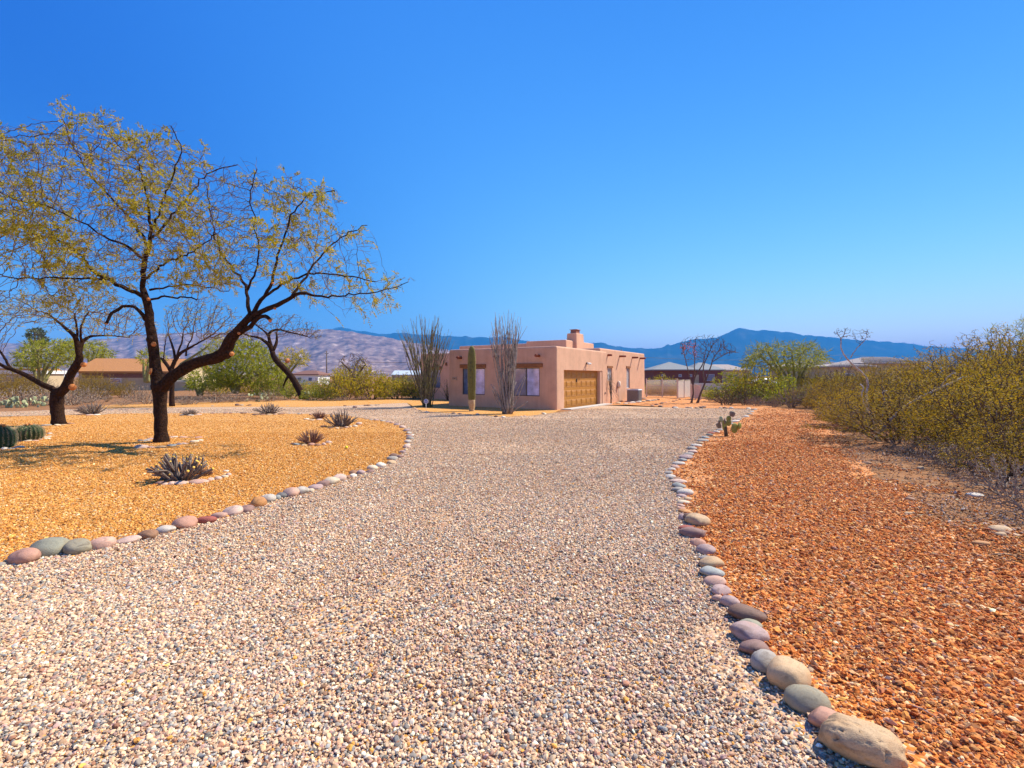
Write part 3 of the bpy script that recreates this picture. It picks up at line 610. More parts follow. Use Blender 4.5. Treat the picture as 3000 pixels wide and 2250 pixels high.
# vigas, lamps, vents
def viga(p, d, L=.36, r_=.075, tilt=0):
    rg = np.random.default_rng(int(abs(p[0] * 10 + p[1] * 100)))
    p = np.array(p, float); d = np.array(d, float)
    MB().tube([p - d * .15, p + d * L * .5, p + d * L], [r_, r_ * 1.03, r_ * .96], 12, 0, True, .02, rg).build('viga', M['viga'], house, True)
for x in (-6.2, -3.6, -1.04): viga((x, 0, 2.82), (0, -1, 0))
for y, L in ((7.35, .26), (9.56, .42), (12.26, .42), (14.06, .42)): viga((-.035, y, 3.1), (1, 0, 0), L, .068)
fl = MB(); fl.box(0, .05, 3.78, 3.92, 2.43, 2.55); fl.build('flood_lamp', M['black'], house, False)
fl_o = [x for x in house.children if x.name.startswith('flood_lamp')][0]
for dy in (-.09, .09): MB().tube([(.05, 3.85, 2.49), (.10, 3.85 + dy, 2.50), (.20, 3.85 + dy * 1.7, 2.45)], [.02, .035, .065], 10).build('lamp_head', M['white'], fl_o)
MB().tube([(-.02, 9.15, 1.02), (.05, 9.15, 1.03), (.05, 9.15, 1.35), (-.02, 9.15, 1.36)], [.09, .11, .11, .09], 10).build('meter_box', M['cream'], house)
MB().tube([(.03, 9.15, .02), (.03, 9.15, 1.05)], .022, 8).build('conduit', M['cream'], house)
MB().tube([(-2.2, 11.0, 3.4), (-2.2, 11.0, 3.75)], .05, 10).build('vent_pipe', M['black'], house)
MB().tube([(-1.0, 12.6, 3.4), (-1.0, 12.6, 3.72)], .04, 10).build('vent_pipe', M['black'], house)
def text_mesh(s_, size, ext=0.004):
    cu = bpy.data.curves.new('lettering', 'FONT'); cu.body = s_; cu.size = size; cu.extrude = ext; cu.align_x = 'CENTER'; cu.align_y = 'CENTER'
    o = bpy.data.objects.new('t', cu); C.objects.link(o); bpy.context.view_layer.update()
    me = bpy.data.meshes.new_from_object(o.evaluated_get(bpy.context.evaluated_depsgraph_get()))
    bpy.data.objects.remove(o); return me
pq = MB().box(-6.86, -6.52, -.025, .01, 1.52, 1.70).build('number_plaque', M['tile'], house, False)
tx = link('lettering', text_mesh('7881', .15, .003), M['wood'], pq); tx.location = (-6.69, -.028, 1.61); tx.rotation_euler = (R(90), 0, 0)
MB().box(-12.35, -12.25, 5.9, 6.0, 2.55, 2.78).build('wall_lamp', M['wood'], house, False)
MB().box(.0, .035, 6.7, 6.76, .62, .74).build('outlet_cover', M['black'], house, False)
ap = MB().box(.005, .55, .55, 6.6, -.05, .045).build('concrete_apron', M['concrete'], None, False); ap.location = (HC[0], HC[1], 0); ap.rotation_euler = (0, 0, HR); ap['kind'] = 'structure'

# air conditioner
ax, ay, _ = hw(.75, 10.25)
ac = empty('air_conditioner', (ax, ay, 0), HR, 'grey steel air conditioner unit standing on the ground against the garage-side wall', 'air conditioner')
bm = block(-.40, .40, -.40, .40, .06, .80, 0.05); o = bm_obj(bm, 'cabinet'); o.data.materials.append(M['ac']); o.parent = ac
lv = MB()
for i in range(22):
    z = .12 + i * .029
    lv.box(-.36, .36, -.412, -.401, z, z + .014).box(.401, .412, -.36, .36, z, z + .014)
lv.build('louvre_panel', M['ac'], ac, False)
MB().box(-.43, .43, -.43, .43, .80, .86, 0, 0.04).build('top_cover', M['actop'], ac, False)
MB().tube([(0, 0, .86), (0, 0, .885)], [.30, .28], 20).build('fan_guard', M['grille'], ac, False)
MB().box(-.5, .5, -.5, .5, -.03, .058).build('base_pad', M['concrete'], ac, False)

# fence and gate at the far corner of the house
def picket_leaf(x0, y0, x1, y1, top, name='picket_panel'):
    b_ = MB(); n = 17
    for i in range(n):
        t = (i + .5) / n; x, y = x0 + (x1 - x0) * t, y0 + (y1 - y0) * t
        b_.tube([(x, y, .12), (x, y, top - .02)], .021, 6)
    for z in (.12, top * .66, top - .06): b_.tube([(x0, y0, z), (x1, y1, z)], .02, 6)
    return b_
gx = [np.array(G(1894, 1162)[:2]) * 0 + np.array(P(1894, 1102, 40.5)[:2]), np.array(P(1940, 1102, 40.2)[:2]), np.array(P(1984, 1102, 39.8)[:2])]
gt = empty('picket_gate', (*gx[1], 0), 0, 'cream metal picket gate in two leaves beside the far corner of the pink house', 'gate')
for a, b_ in ((0, 1), (1, 2)):
    p0, p1 = gx[a] - gx[1], gx[b_] - gx[1]
    picket_leaf(p0[0], p0[1], p1[0], p1[1], 1.46).build('picket_panel', M['cream'], gt)
for p in gx:
    q = p - gx[1]; MB().box(q[0] - .04, q[0] + .04, q[1] - .04, q[1] + .04, -.02, 1.56).build('post', M['cream'], gt, False)
def mesh_fence(pts, top, label):
    o = empty('privacy_fence', (*pts[0], 0), 0, label, 'fence', 'mesh covered fence sections')
    pts = [np.array(p) - np.array(pts[0]) for p in pts]
    for a, b_ in zip(pts[:-1], pts[1:]):
        d = (b_ - a) / np.linalg.norm(b_ - a); nrm = np.array([-d[1], d[0]]) * .01
        a2, b2 = a + d * .05, b_ - d * .05
        MB().add([(*(a2 - nrm), .08), (*(b2 - nrm), .08), (*(b2 - nrm), top - .05), (*(a2 - nrm), top - .05), (*(a2 + nrm), .08), (*(b2 + nrm), .08), (*(b2 + nrm), top - .05), (*(a2 + nrm), top - .05)],
                 [(0, 1, 2, 3), (7, 6, 5, 4), (3, 2, 6, 7), (0, 4, 5, 1), (1, 5, 6, 2), (0, 3, 7, 4)]).build('mesh_panel', M['mesh'], o, False)
        MB().tube([(*a, top), (*b_, top)], .025, 6).build('rail', M['cream'], o)
    for p in pts: MB().box(p[0] - .035, p[0] + .035, p[1] - .035, p[1] + .035, -.02, top + .06).build('post', M['cream'], o, False)
wp = lambda px, Y: tuple(P(px, 1102, Y)[:2])
mesh_fence([wp(1985.5, 37.6), wp(2004, 38.6), wp(2023, 39.6)], 1.42, 'tall cream fence section with privacy mesh, joining the picket gate')
mesh_fence([wp(2024.5, 37.0), wp(2037, 36.4), wp(2053, 35.8)], 1.10, 'lower cream fence section with privacy mesh behind the twin-trunk bare tree')

# yard sign
sx, sy = G(1248, 1203)
sg = empty('yard_sign', (sx, sy, 0), R(-8), 'blue octagonal security yard sign on a white stake before the ocotillo', 'sign')
MB().tube([(0, .012, -.05), (0, .012, .36)], .011, 8).build('stake', M['white'], sg)
def octo(r_, y0, y1, z):
    b_ = MB(); t = (np.arange(8) + .5) / 8 * 2 * np.pi
    v = [(r_ * math.cos(a), y0, z + r_ * math.sin(a)) for a in t] + [(r_ * math.cos(a), y1, z + r_ * math.sin(a)) for a in t]
    b_.add(v, [(i, (i + 1) % 8, 8 + (i + 1) % 8, 8 + i) for i in range(8)]); c = b_.n
    b_.add([(0, y0, z), (0, y1, z)], [(i - 16, (i + 1) % 8 - 16, 0) for i in range(8)] + [(i - 8, (i + 1) % 8 - 8, 1) for i in range(8)])
    return b_
octo(.128, 0, .010, .47).build('rim', M['white'], sg, False)
bo = octo(.112, -.004, .0, .47).build('board', M['signblue'], sg, False)
tx = link('lettering', text_mesh('ADT', .105, .002), M['white'], bo); tx.location = (0, -.007, .475); tx.rotation_euler = (R(90), 0, 0)
MB().box(-.05, .05, -.0065, -.0045, .395, .408).build('underline', M['white'], bo, False)

# ------------------------------------------------------------------ houses beyond
def gable(b_, x0, x1, y0, y1, ze, zr, ov=.4, mi=0):
    """gable roof, ridge along x"""
    ym = (y0 + y1) / 2; x0 -= ov; x1 += ov; k = (zr - ze) / (ym - y0); y0 -= ov; y1 += ov; ze -= k * ov
    t = .16
    return b_.add([(x0, y0, ze), (x1, y0, ze), (x1, ym, zr), (x0, ym, zr), (x0, y1, ze), (x1, y1, ze)] + [(x0, y0, ze + t), (x1, y0, ze + t), (x1, ym, zr + t), (x0, ym, zr + t), (x0, y1, ze + t), (x1, y1, ze + t)],
                  [(6, 7, 8, 9), (9, 8, 11, 10), (0, 3, 2, 1), (3, 4, 5, 2), (0, 1, 7, 6), (4, 10, 11, 5), (0, 6, 9, 3), (3, 9, 10, 4), (1, 2, 8, 7), (2, 5, 11, 8)], mi)
def hip(b_, x0, x1, y0, y1, ze, zr, ov=.5, rl=None):
    x0 -= ov; x1 += ov; y0 -= ov; y1 += ov; ym = (y0 + y1) / 2; i = (y1 - y0) / 2 if rl is None else rl
    i = min(i, (x1 - x0) / 2 - .1)
    t = .18
    return b_.add([(x0, y0, ze), (x1, y0, ze), (x1, y1, ze), (x0, y1, ze), (x0, y0, ze + t), (x1, y0, ze + t), (x1, y1, ze + t), (x0, y1, ze + t), (x0 + i, ym, zr), (x1 - i, ym, zr)],
                  [(0, 3, 2, 1), (0, 1, 5, 4), (1, 2, 6, 5), (2, 3, 7, 6), (3, 0, 4, 7), (4, 5, 9, 8), (6, 7, 8, 9)]).add([(x0, y0, ze + t), (x0, y1, ze + t), (x0 + i, ym, zr), (x1, y0, ze + t), (x1, y1, ze + t), (x1 - i, ym, zr)], [(1, 0, 2), (3, 4, 5)])
def gable_wall(b_, x0, x1, y0, y1, ze, zr):
    ym = (y0 + y1) / 2
    b_.add([(x0, y0, -.3), (x1, y0, -.3), (x1, y1, -.3), (x0, y1, -.3), (x0, y0, ze), (x1, y0, ze), (x1, y1, ze), (x0, y1, ze), (x0, ym, zr), (x1, ym, zr)],
           [(0, 1, 5, 4), (2, 3, 7, 6)]); b_.add([(x0, y0, -.3), (x0, y1, -.3), (x0, y1, ze), (x0, ym, zr), (x0, y0, ze)], [(0, 4, 3, 2, 1)]); b_.add([(x1, y0, -.3), (x1, y1, -.3), (x1, y1, ze), (x1, ym, zr), (x1, y0, ze)], [(0, 1, 2, 3, 4)])
    return b_
def win(parent, x0, x1, y, z0, z1, mt=None, fr=None):
    f = MB(); t = .06
    f.box(x0, x1, y - .05, y - .003, z0, z0 + t).box(x0, x1, y - .05, y - .003, z1 - t, z1).box(x0, x0 + t, y - .05, y - .003, z0 + t, z1 - t).box(x1 - t, x1, y - .05, y - .003, z0 + t, z1 - t)
    w = f.build('window', fr or M['white'], parent, False); MB().box(x0 + t, x1 - t, y - .03, y - .004, z0 + t, z1 - t).build('pane', mt or M['pane_d'], w, False)
# orange-roofed house on the left
nx = (390 - CX) / F * 60
nb = empty('ranch_house', (nx, 60, 0), R(9), 'tan ranch house with an orange shingled gable roof behind the mesquites', 'house')
b_ = MB(); gable_wall(b_, -6.0, 5.6, 0, 7.5, 2.35, 3.85).build('wall', M['tan'], nb, False)
rf = MB(); gable(rf, -6.0, 5.6, 0, 7.5, 2.38, 3.9, .45).build('roof', M['roof_or'], nb, False)
MB().box(-5.6, 5.2, -.03, -.003, 1.55, 2.1).build('painted_eave_shade', M['roof_br'], nb, False)  # dark strip on the wall, standing in for the shade of the eave
win(nb, -2.6, -1.3, 0, .9, 1.5); win(nb, 2.4, 3.6, 0, .9, 1.5)
b_ = MB(); b_.add([(5.62, -2.4, -.2), (8.2, -2.4, -.2), (8.2, 4, -.2), (5.62, 4, -.2), (5.62, -2.4, 1.1), (8.2, -2.4, 1.1), (8.2, 4, 1.9), (5.62, 4, 1.9)], [(0, 1, 5, 4), (1, 2, 6, 5), (2, 3, 7, 6), (3, 0, 4, 7), (4, 5, 6, 7)]).build('lean_to', M['tan'], nb, False)
vt = MB().tube([(3.2, 3.4, 3.6), (3.2, 3.4, 4.25), (3.6, 3.4, 4.3)], [.14, .14, .22], 8).build('roof_vent', M['white'], nb)
# low mobile home far left
nb = empty('mobile_home', ((84 - CX) / F * 64, 64, 0), R(4), 'low white mobile home with an orange roof strip at the far left', 'house')
MB().box(-4.5, 2.1, 0, 4, -.2, 2.05).build('wall', M['tan'], nb, False); MB().box(-4.7, 2.3, -.25, 4.2, 2.05, 2.5).build('fascia', M['white'], nb, False)
MB().box(-4.6, .9, 0, 4.1, 2.5, 2.78).build('roof', M['roof_or'], nb, False); win(nb, -.5, .7, 0, 1.0, 1.75); win(nb, -3.2, -2.0, 0, 1.0, 1.75)
sd = empty('satellite_dish', tuple(P(187, 1079, 57) * np.array([1, 1, 0])), 0, 'white satellite dish on a pole before the pale green trees', 'satellite dish')
ds = MB(); t = np.linspace(0, 2 * np.pi, 17)[:-1]
V = [(.36 * r_ * math.cos(a), .16 * r_ ** 2 * -1 + 0.0, .30 * r_ * math.sin(a)) for r_ in (.02, .5, 1.0) for a in t]
Fq = [(k * 16 + i, k * 16 + (i + 1) % 16, (k + 1) * 16 + (i + 1) % 16, (k + 1) * 16 + i) for k in range(2) for i in range(16)]
ds.add(V, Fq); dd = ds.build('reflector', M['white'], sd); dd.location = (0, 0, 2.68); dd.rotation_euler = (R(-14), 0, R(14))
MB().tube([(0, .05, 0), (0, .05, 2.6)], .035, 8).build('pole', M['white'], sd)
# small houses between the bushes
nb = empty('small_house', ((895 - CX) / F * 100, 100, 0), R(-6), 'small white house with a dark red hip roof between the bushes', 'house')
MB().box(-3.0, 2.7, 0, 5, -.2, 1.98).build('wall', M['white'], nb, False); hip(MB(), -3.0, 2.7, 0, 5, 1.98, 2.95, .35, 2.0).build('roof', M['roof_br'], nb, False)
win(nb, -1.8, -.9, 0, .7, 1.5); win(nb, .6, 1.5, 0, .7, 1.5)
nb = empty('metal_shed', ((1195 - CX) / F * 150, 150, 0), R(-5), 'distant shed with a pale blue metal roof beside the ocotillo', 'shed')
MB().box(-5.2, 5.2, 0, 6, -.2, 2.1).build('wall', M['tan'], nb, False); gable(MB(), -5.0, 5.0, 0, 6, 2.1, 3.4, .3).build('roof', M['roof_pl'], nb, False)
# brick house and its neighbours on the right
nb = empty('brick_house', ((2015 - CX) / F * 85, 85, 0), R(-3), 'red brick house with grey hip roofs behind the picket gate', 'house')
MB().box(-5.9, 5.9, 0, 8, -.3, 2.75).build('wall', M['brickwall'], nb, False)
hip(MB(), -5.9, 1.6, 0, 8, 2.75, 4.35, .45, 4.2).build('roof', M['roof_gy'], nb, False)
hip(MB(), 1.2, 6.1, .3, 8.3, 2.73, 4.25, .4, 2.4).build('roof', M['roof_gy'], nb, False)
for x in (-4.6, -1.6, .2): win(nb, x, x + .55, 0, 1.6, 2.1, None, M['light_frame'])
win(nb, 3.2, 4.6, 0, .9, 2.1, None, M['light_frame']); MB().box(1.1, 1.9, -.04, .0, .0, 2.0).build('door', M['tan'], nb, False)
for x in (-2.4, -.6, .4): MB().tube([(x, 2.2, 3.3), (x, 2.2, 3.75)], .07, 6).build('roof_vent', M['black'], nb)
nb = empty('tile_roof_house', ((2135 - CX) / F * 112, 112, 0), R(2), 'low house with a pinkish flat tiled roof behind the brick house', 'house')
MB().box(-5.5, 5.0, 0, 7, -.3, 3.0).build('wall', M['tan'], nb, False); hip(MB(), -5.5, 5.0, 0, 7, 3.0, 4.55, .4).build('roof', M['roof_pk'], nb, False); win(nb, 1, 2.4, 0, 1, 2.1)
nb = empty('small_brick_house', ((1896 - CX) / F * 105, 105, 0), R(0), 'corner of a brick house with a pale roof right at the pink house edge', 'house')
MB().box(-3, 1.2, 0, 6, -.3, 2.55).build('wall', M['brickwall'], nb, False); hip(MB(), -3, 1.2, 0, 6, 2.55, 3.6, .3, 1.8).build('roof', M['roof_gy'], nb, False); win(nb, .1, .9, 0, 1.2, 1.9, None, M['white'])
for px, Y, w, ze, zr, rz, mt, lab in ((2425, 74, 4.6, 3.1, 4.2, 8, 'roof_pk', 'house with a low pale tiled roof showing behind the palo verde'), (2498, 66, 3.0, 2.95, 3.55, -6, 'roof_pk', 'small pale-roofed house behind the bleached dead branch'), (2612, 68, 4.0, 3.45, 4.55, -4, 'roof_pk', 'house with a ribbed pinkish tile roof above the creosote thicket')):
    nb = empty('tile_roof_house', ((px - CX) / F * Y, Y, 0), R(rz), lab, 'house', 'houses with tiled roofs beyond the right thicket')
    MB().box(-w, w, 0, 7, -.3, ze).build('wall', M['tan'], nb, False)
    rr = MB(); hip(rr, -w, w, 0, 7, ze, zr, .4, 2.6); rr.build('roof', M[mt], nb, False)
    rb_ = MB(); ym, k = 3.5, (zr - ze - .18) / 3.9
    for i in range(int(w * 2 / .32)):
        x = -w + .2 + i * .32; e = min(3.9, max(.4, (w + .4 - abs(x)) / 2.6 * 3.9))
        rb_.tube([(x, -.4, ze + .18), (x, -.4 + e, ze + .18 + k * e)], .07, 5)
    rb_.build('roof_tile', M[mt], nb)
    win(nb, -1.2, .2, 0, 1.0, 2.1)
# low pale garden wall and a car in front of the brick house
lw = MB().box(-4.0, 6.6, -.12, .12, -.1, .85).build('garden_wall', M['cream'], None, False); lw.location = ((2085 - CX) / F * 62, 62, 0); tag(lw, 'low pale garden wall running in front of the brick house', 'wall')
cr = empty('parked_car', ((2232 - CX) / F * 66, 66, 0), R(12), 'white parked car seen small through the thicket', 'car')
b_ = MB(); sec = [(-2.1, .35, .75), (-1.9, .32, .95), (-1.2, .32, 1.0), (-.7, .32, 1.42), (.7, .32, 1.45), (1.3, .32, 1.0), (2.0, .32, .9), (2.1, .35, .7)]
V = []; 
for x, z0, z1 in sec:
    wd = .82 if z1 < 1.2 else .66
    V += [(x, -.85, z0), (x, .85, z0), (x, .85, min(z1, .95)), (x, wd, z1), (x, -wd, z1), (x, -.85, min(z1, .95))]
b_.add(V, [(i * 6 + k, i * 6 + (k + 1) % 6, i * 6 + 6 + (k + 1) % 6, i * 6 + 6 + k) for i in range(7) for k in range(6)]); b_.add([V[k] for k in range(6)], [(5, 4, 3, 2), (0, 5, 2, 1)]); b_.add(V[-6:], [(0, 1, 2, 5), (5, 2, 3, 4)])
b_.build('body', M['car'], cr)
for x in (-1.3, 1.3):
    for y in (-.8, .8): MB().tube([(x, y - .09, .33), (x, y + .09, .33)], .33, 16).build('wheel', M['black'], cr)
MB().box(-.62, .62, -.80, -.69, 1.0, 1.34).build('side_window', M['pane_d'], cr, False)
# utility poles and the wires across the right-hand range
for px, Y, top, lab in ((957, 120, 8.0, 'slim wooden utility pole rising above the golden bushes'),):
    x = (px - CX) / F * Y
    up = empty('utility_pole', (x, Y, 0), 0, lab, 'utility pole'); MB().tube([(0, 0, -.2), (0, 0, top)], [.16, .11], 8).build('pole', M['pole'], up); MB().box(-.5, .5, -.05, .05, top - .7, top - .58).build('crossarm', M['pole'], up, False)
wr = MB()
for z0 in (6.0, 3.9):
    a, b2 = np.array([20.5, 98, z0 - .0]), np.array([150, 150, z0 + 2.6])
    t = np.linspace(-.35, 1, 40)[:, None]; pts = a + (b2 - a) * t; pts[:, 2] += 1.2 * ((2 * (t[:, 0] % .5) * 2 - 1) ** 2 - 1)
    wr.tube(pts, .028, 4)
tag(wr.build('power_line', M['wire']), 'thin black power wires crossing before the blue mountain range', 'power line')

# ------------------------------------------------------------------ plants
def colonize(pos, par, att, D, di, dk, iters, rng, up=(0, 0, 0), jit=0.25, maxch=3):
    """branches grow from the given nodes towards the attraction points"""
    cap = len(pos) + 40000
    X = np.zeros((cap, 3)); n = len(pos); X[:n] = pos; parent = list(par); nch = np.zeros(cap, int)
    for p in par:
        if p >= 0: nch[p] += 1
    A = np.array(att); near = np.zeros(len(A), int); nd_ = np.full(len(A), 1e9)
    def upd(i0, i1):
        for c in range(i0, i1, 400):
            d = np.linalg.norm(A[:, None] - X[None, c:min(i1, c + 400)], axis=2); k = d.argmin(1); v = d[np.arange(len(A)), k]
            m = v < nd_; near[m] = k[m] + c; nd_[m] = v[m]
    upd(0, n); up = np.array(up, float)
    for it in range(iters):
        live = nd_ > dk
        if not live.all(): A, near, nd_ = A[live], near[live], nd_[live]
        if len(A) == 0: break
        act = nd_ < di
        if not act.any(): di *= 1.5; continue
        dv = A[act] - X[near[act]]; dv /= np.linalg.norm(dv, axis=1, keepdims=True)
        idx, inv = np.unique(near[act], return_inverse=True); S = np.zeros((len(idx), 3)); np.add.at(S, inv, dv)
        S /= np.maximum(np.linalg.norm(S, axis=1, keepdims=True), 1e-6)
        S += up + rng.normal(0, jit, S.shape); S /= np.maximum(np.linalg.norm(S, axis=1, keepdims=True), 1e-6)
        ok = nch[idx] < maxch
        if not ok.any(): break
        idx, S = idx[ok], S[ok]; k = len(idx)
        if n + k >= cap: break
        X[n:n + k] = X[idx] + S * D; nch[idx] += 1; parent += list(idx); upd(n, n + k); n += k
    return X[:n], np.array(parent)
def pipe(par, tip, expo=2.4, minr=None):
    n = len(par); a = np.zeros(n); has = np.zeros(n, bool); has[par[par >= 0]] = True
    a[~has] = tip ** expo
    for i in range(n - 1, -1, -1):
        if par[i] >= 0: a[par[i]] += a[i]
    r = a ** (1 / expo)
    return r if minr is None else np.maximum(r, minr)
class Skel:
    """hand drawn limbs, resampled to nodes"""
    def __init__(s): s.X = []; s.par = []; s.r = []; s.lines = []
    def limb(s, pts, rad, step, attach=None, rng=None, wob=0.0):
        pts = smooth_poly(np.column_stack([pts, rad]), 1); q = resample(pts, step)
        if wob and rng is not None: q[1:-1, :3] += rng.normal(0, 1, (len(q) - 2, 3)) * wob * np.clip(1.15 - q[1:-1, 3:4] / .09, .15, 1)
        p0 = -1 if not s.X else (int(np.argmin(np.linalg.norm(np.array(s.X) - q[0, :3], axis=1))))
        for i in range(len(q)):
            s.X.append(q[i, :3]); s.par.append(p0 if i == 0 else len(s.X) - 2); s.r.append(q[i, 3])
        s.lines.append(q); return q
def twiggy(mb, X, par, r, i0, kmap=((0.02, 5), (0.0, 3)), mi=0, maxr=None):
    i = np.arange(i0, len(X)); i = i[par[i] >= 0]; rp = r[par[i]]; rc = r[i]
    rp = np.minimum(rp, rc * 1.5 + 0.002)
    ext = X[i] + (X[i] - X[par[i]]) * 0.06
    big = rc > kmap[0][0]
    mb.frusta(X[par[i]][big], ext[big], rp[big], rc[big], kmap[0][1], mi); mb.frusta(X[par[i]][~big], ext[~big], rp[~big], rc[~big], kmap[1][1], mi)
def rand_dir(rng, n):
    v = rng.normal(0, 1, (n, 3)); return v / np.linalg.norm(v, axis=1, keepdims=True)
def foliage(mb, X, par, sel, per, rng, L, Wd, follow=1.0, rnd=0.6, trop=(0, 0, -.2), spread=0.05, mi=0):
    i = np.repeat(sel, per); d = X[i] - X[np.maximum(par[i], 0)]; d /= np.maximum(np.linalg.norm(d, axis=1, keepdims=True), 1e-6)
    d = d * follow + rand_dir(rng, len(i)) * rnd + np.array(trop); n = len(i)
    p = X[i] + rng.normal(0, spread, (n, 3))
    mb.leaves(p, d, rand_dir(rng, n), L * rng.uniform(.6, 1.3, n), Wd * rng.uniform(.7, 1.3, n), mi)
def sprays(mb, X, par, sel, rng, RL, nb, bl, bw, wind=(.1, 0, -.1), rnd=.45, mi=0):
    '''feathery compound leaves: thin leaflets set along a short drooping midrib'''
    n = len(sel); d = X[sel] - X[np.maximum(par[sel], 0)]; d /= np.maximum(np.linalg.norm(d, axis=1, keepdims=True), 1e-6)
    d = d * .8 + rand_dir(rng, n) * rnd + np.array(wind); d /= np.linalg.norm(d, axis=1, keepdims=True)
    sd = np.cross(d, rand_dir(rng, n)); sd /= np.maximum(np.linalg.norm(sd, axis=1, keepdims=True), 1e-6)
    L_ = RL * rng.uniform(.6, 1.3, n)
    for k in range(nb):
        t = (k + .6) / nb; sg = 1 if k % 2 else -1
        p = X[sel] + d * (L_ * t)[:, None] + np.array([0, 0, -1.]) * (L_ * .25 * t * t)[:, None]
        ld = d * .9 + sd * sg * .75 + rng.normal(0, .18, (n, 3))
        mb.leaves(p, ld, rand_dir(rng, n), bl * (1 - .35 * t) * rng.uniform(.7, 1.3, n), bw * rng.uniform(.7, 1.3, n), mi)
def poly_att(rng, poly_px, n, Yc, depth, zmin=0.3):
    """points inside an outline as seen from the photograph, spread in depth"""
    poly = np.array(poly_px, float); out = []
    lo, hi = poly.min(0), poly.max(0)
    while len(out) < n:
        q = rng.uniform(lo, hi, (n * 2, 2)); q = q[in_poly(q[:, 0], q[:, 1], poly)]
        dd = np.clip(dist_poly(q[:, 0], q[:, 1], poly) / (0.22 * min(hi - lo)), 0.12, 1)
        Y = Yc + rng.uniform(-1, 1, len(q)) * depth * np.sqrt(dd)
        pts = np.stack([(q[:, 0] - CX) / F * Y, Y, H - (q[:, 1] - HY) / F * Y], 1)
        out += list(pts[pts[:, 2] > zmin])
    return np.array(out[:n])
def disc(mb, p, nrm, r_, mi=0):
    nrm = np.array(nrm, float); nrm /= np.linalg.norm(nrm); p = np.array(p, float)
    mb.tube([p - nrm * r_ * .4, p + nrm * .01], [r_ * 1.05, r_], 12, mi)

# ---- the big mesquite on the island (limbs measured on a 0.633 px grid starting at y=280)
rng = np.random.default_rng(5)
TY = 12.8
def tp(pts, dY0=0.0, dY1=0.0):
    out, rad = [], []
    n = len(pts)
    for i, (x, y, r_) in enumerate(pts):
        Y = TY + dY0 + (dY1 - dY0) * i / max(1, n - 1)
        out.append(P(x * .633, 280 + y * .633, Y)); rad.append(r_ * .633 / F * Y * .80)
    return np.array(out), np.array(rad)
sk = Skel(); st = .14
def L(pts, a=0, b=0, wob=.022): return sk.limb(*tp(pts, a, b), st, None, rng, wob)
L([(747, 1612, 44), (745, 1575, 35), (743, 1500, 33), (741, 1420, 33), (740, 1365, 38), (735, 1320, 38), (722, 1270, 28), (713, 1200, 27), (704, 1120, 26), (692, 1050, 23), (690, 990, 21), (674, 935, 20), (660, 890, 15)])
L([(660, 890, 14), (668, 800, 14), (674, 740, 13), (690, 690, 11), (700, 640, 9), (690, 540, 7), (668, 430, 5), (645, 320, 4)], 0, -.5)
L([(672, 935, 14), (640, 915, 12), (560, 885, 11), (500, 850, 11), (440, 825, 10), (390, 760, 8), (330, 700, 7), (250, 660, 5.5), (150, 640, 4), (20, 620, 3)], 0, 1.2)
L([(500, 850, 8), (400, 850, 6), (300, 840, 5), (180, 850, 4), (40, 840, 3)], 0.3, -1.2)
L([(670, 760, 9), (600, 700, 7), (540, 680, 6), (430, 620, 5), (330, 560, 4), (230, 510, 3.5), (100, 490, 3)], 0, -1.4)
L([(690, 690, 8), (620, 600, 6.5), (560, 520, 6), (480, 440, 5), (400, 350, 4), (330, 230, 3), (290, 110, 2.5)], 0, .9)
L([(690, 680, 8), (780, 580, 6), (850, 490, 5), (920, 400, 4), (1000, 340, 3), (1100, 320, 2.5)], 0, 1.0)
L([(700, 640, 7), (745, 520, 5), (800, 380, 4), (850, 260, 3), (790, 140, 2.5)], 0, -1.0)
L([(676, 1040, 13), (660, 1020, 11), (640, 980, 9), (590, 965, 9), (540, 985, 9), (512, 1020, 8.5), (492, 1055, 8)], 0, -.5)
L([(690, 945, 7), (730, 940, 6), (800, 930, 5), (860, 935, 4.5), (912, 946, 4)], 0, -.3)
L([(690, 900, 7), (760, 885, 5), (870, 870, 4), (990, 890, 3), (1060, 905, 2.5)], 0, .8)
L([(664, 860, 8), (720, 800, 6), (800, 760, 5), (900, 720, 4), (1000, 640, 3)], 0, -1.6)
L([(735, 1370, 34), (790, 1305, 31), (860, 1258, 31), (940, 1226, 32), (1010, 1215, 33), (1048, 1182, 35), (1062, 1130, 30), (1102, 1090, 25), (1132, 1050, 21), (1165, 1012, 18)], 0, -.6)
L([(1160, 1015, 12), (1146, 960, 10), (1145, 890, 9), (1116, 840, 7), (1050, 770, 5.5), (1000, 680, 4.5), (975, 560, 3.5), (960, 430, 3)], -.6, .6)
L([(1168, 1015, 14), (1186, 972, 12), (1225, 930, 10), (1260, 870, 9), (1270, 800, 7.5), (1300, 700, 6), (1330, 600, 5), (1380, 500, 4), (1450, 445, 3), (1550, 440, 2.5)], -.6, -.2)
L([(1136, 1048, 15), (1200, 1003, 15), (1290, 970, 13), (1350, 930, 11), (1400, 915, 9.5), (1480, 930, 6), (1580, 930, 4.5), (1700, 915, 3.5), (1800, 895, 2.5), (1890, 862, 2)], -.6, -1.2)
L([(1350, 930, 8), (1400, 860, 7), (1450, 780, 5.5), (1520, 700, 4.5), (1600, 640, 3.5), (1700, 600, 2.5)], -.9, .6)
L([(1225, 930, 8), (1330, 855, 6.5), (1450, 820, 5), (1600, 830, 4), (1740, 862, 3)], -.6, 1.0)
L([(1108, 1102, 14), (1160, 1068, 13), (1200, 1022, 12), (1235, 1020, 11), (1252, 1040, 10)], -.5, -.9)
L([(1146, 900, 7), (1190, 800, 5), (1200, 700, 4), (1180, 580, 3.5), (1150, 460, 3), (1190, 340, 2.5)], -.5, -1.4)
nsk = len(sk.X)
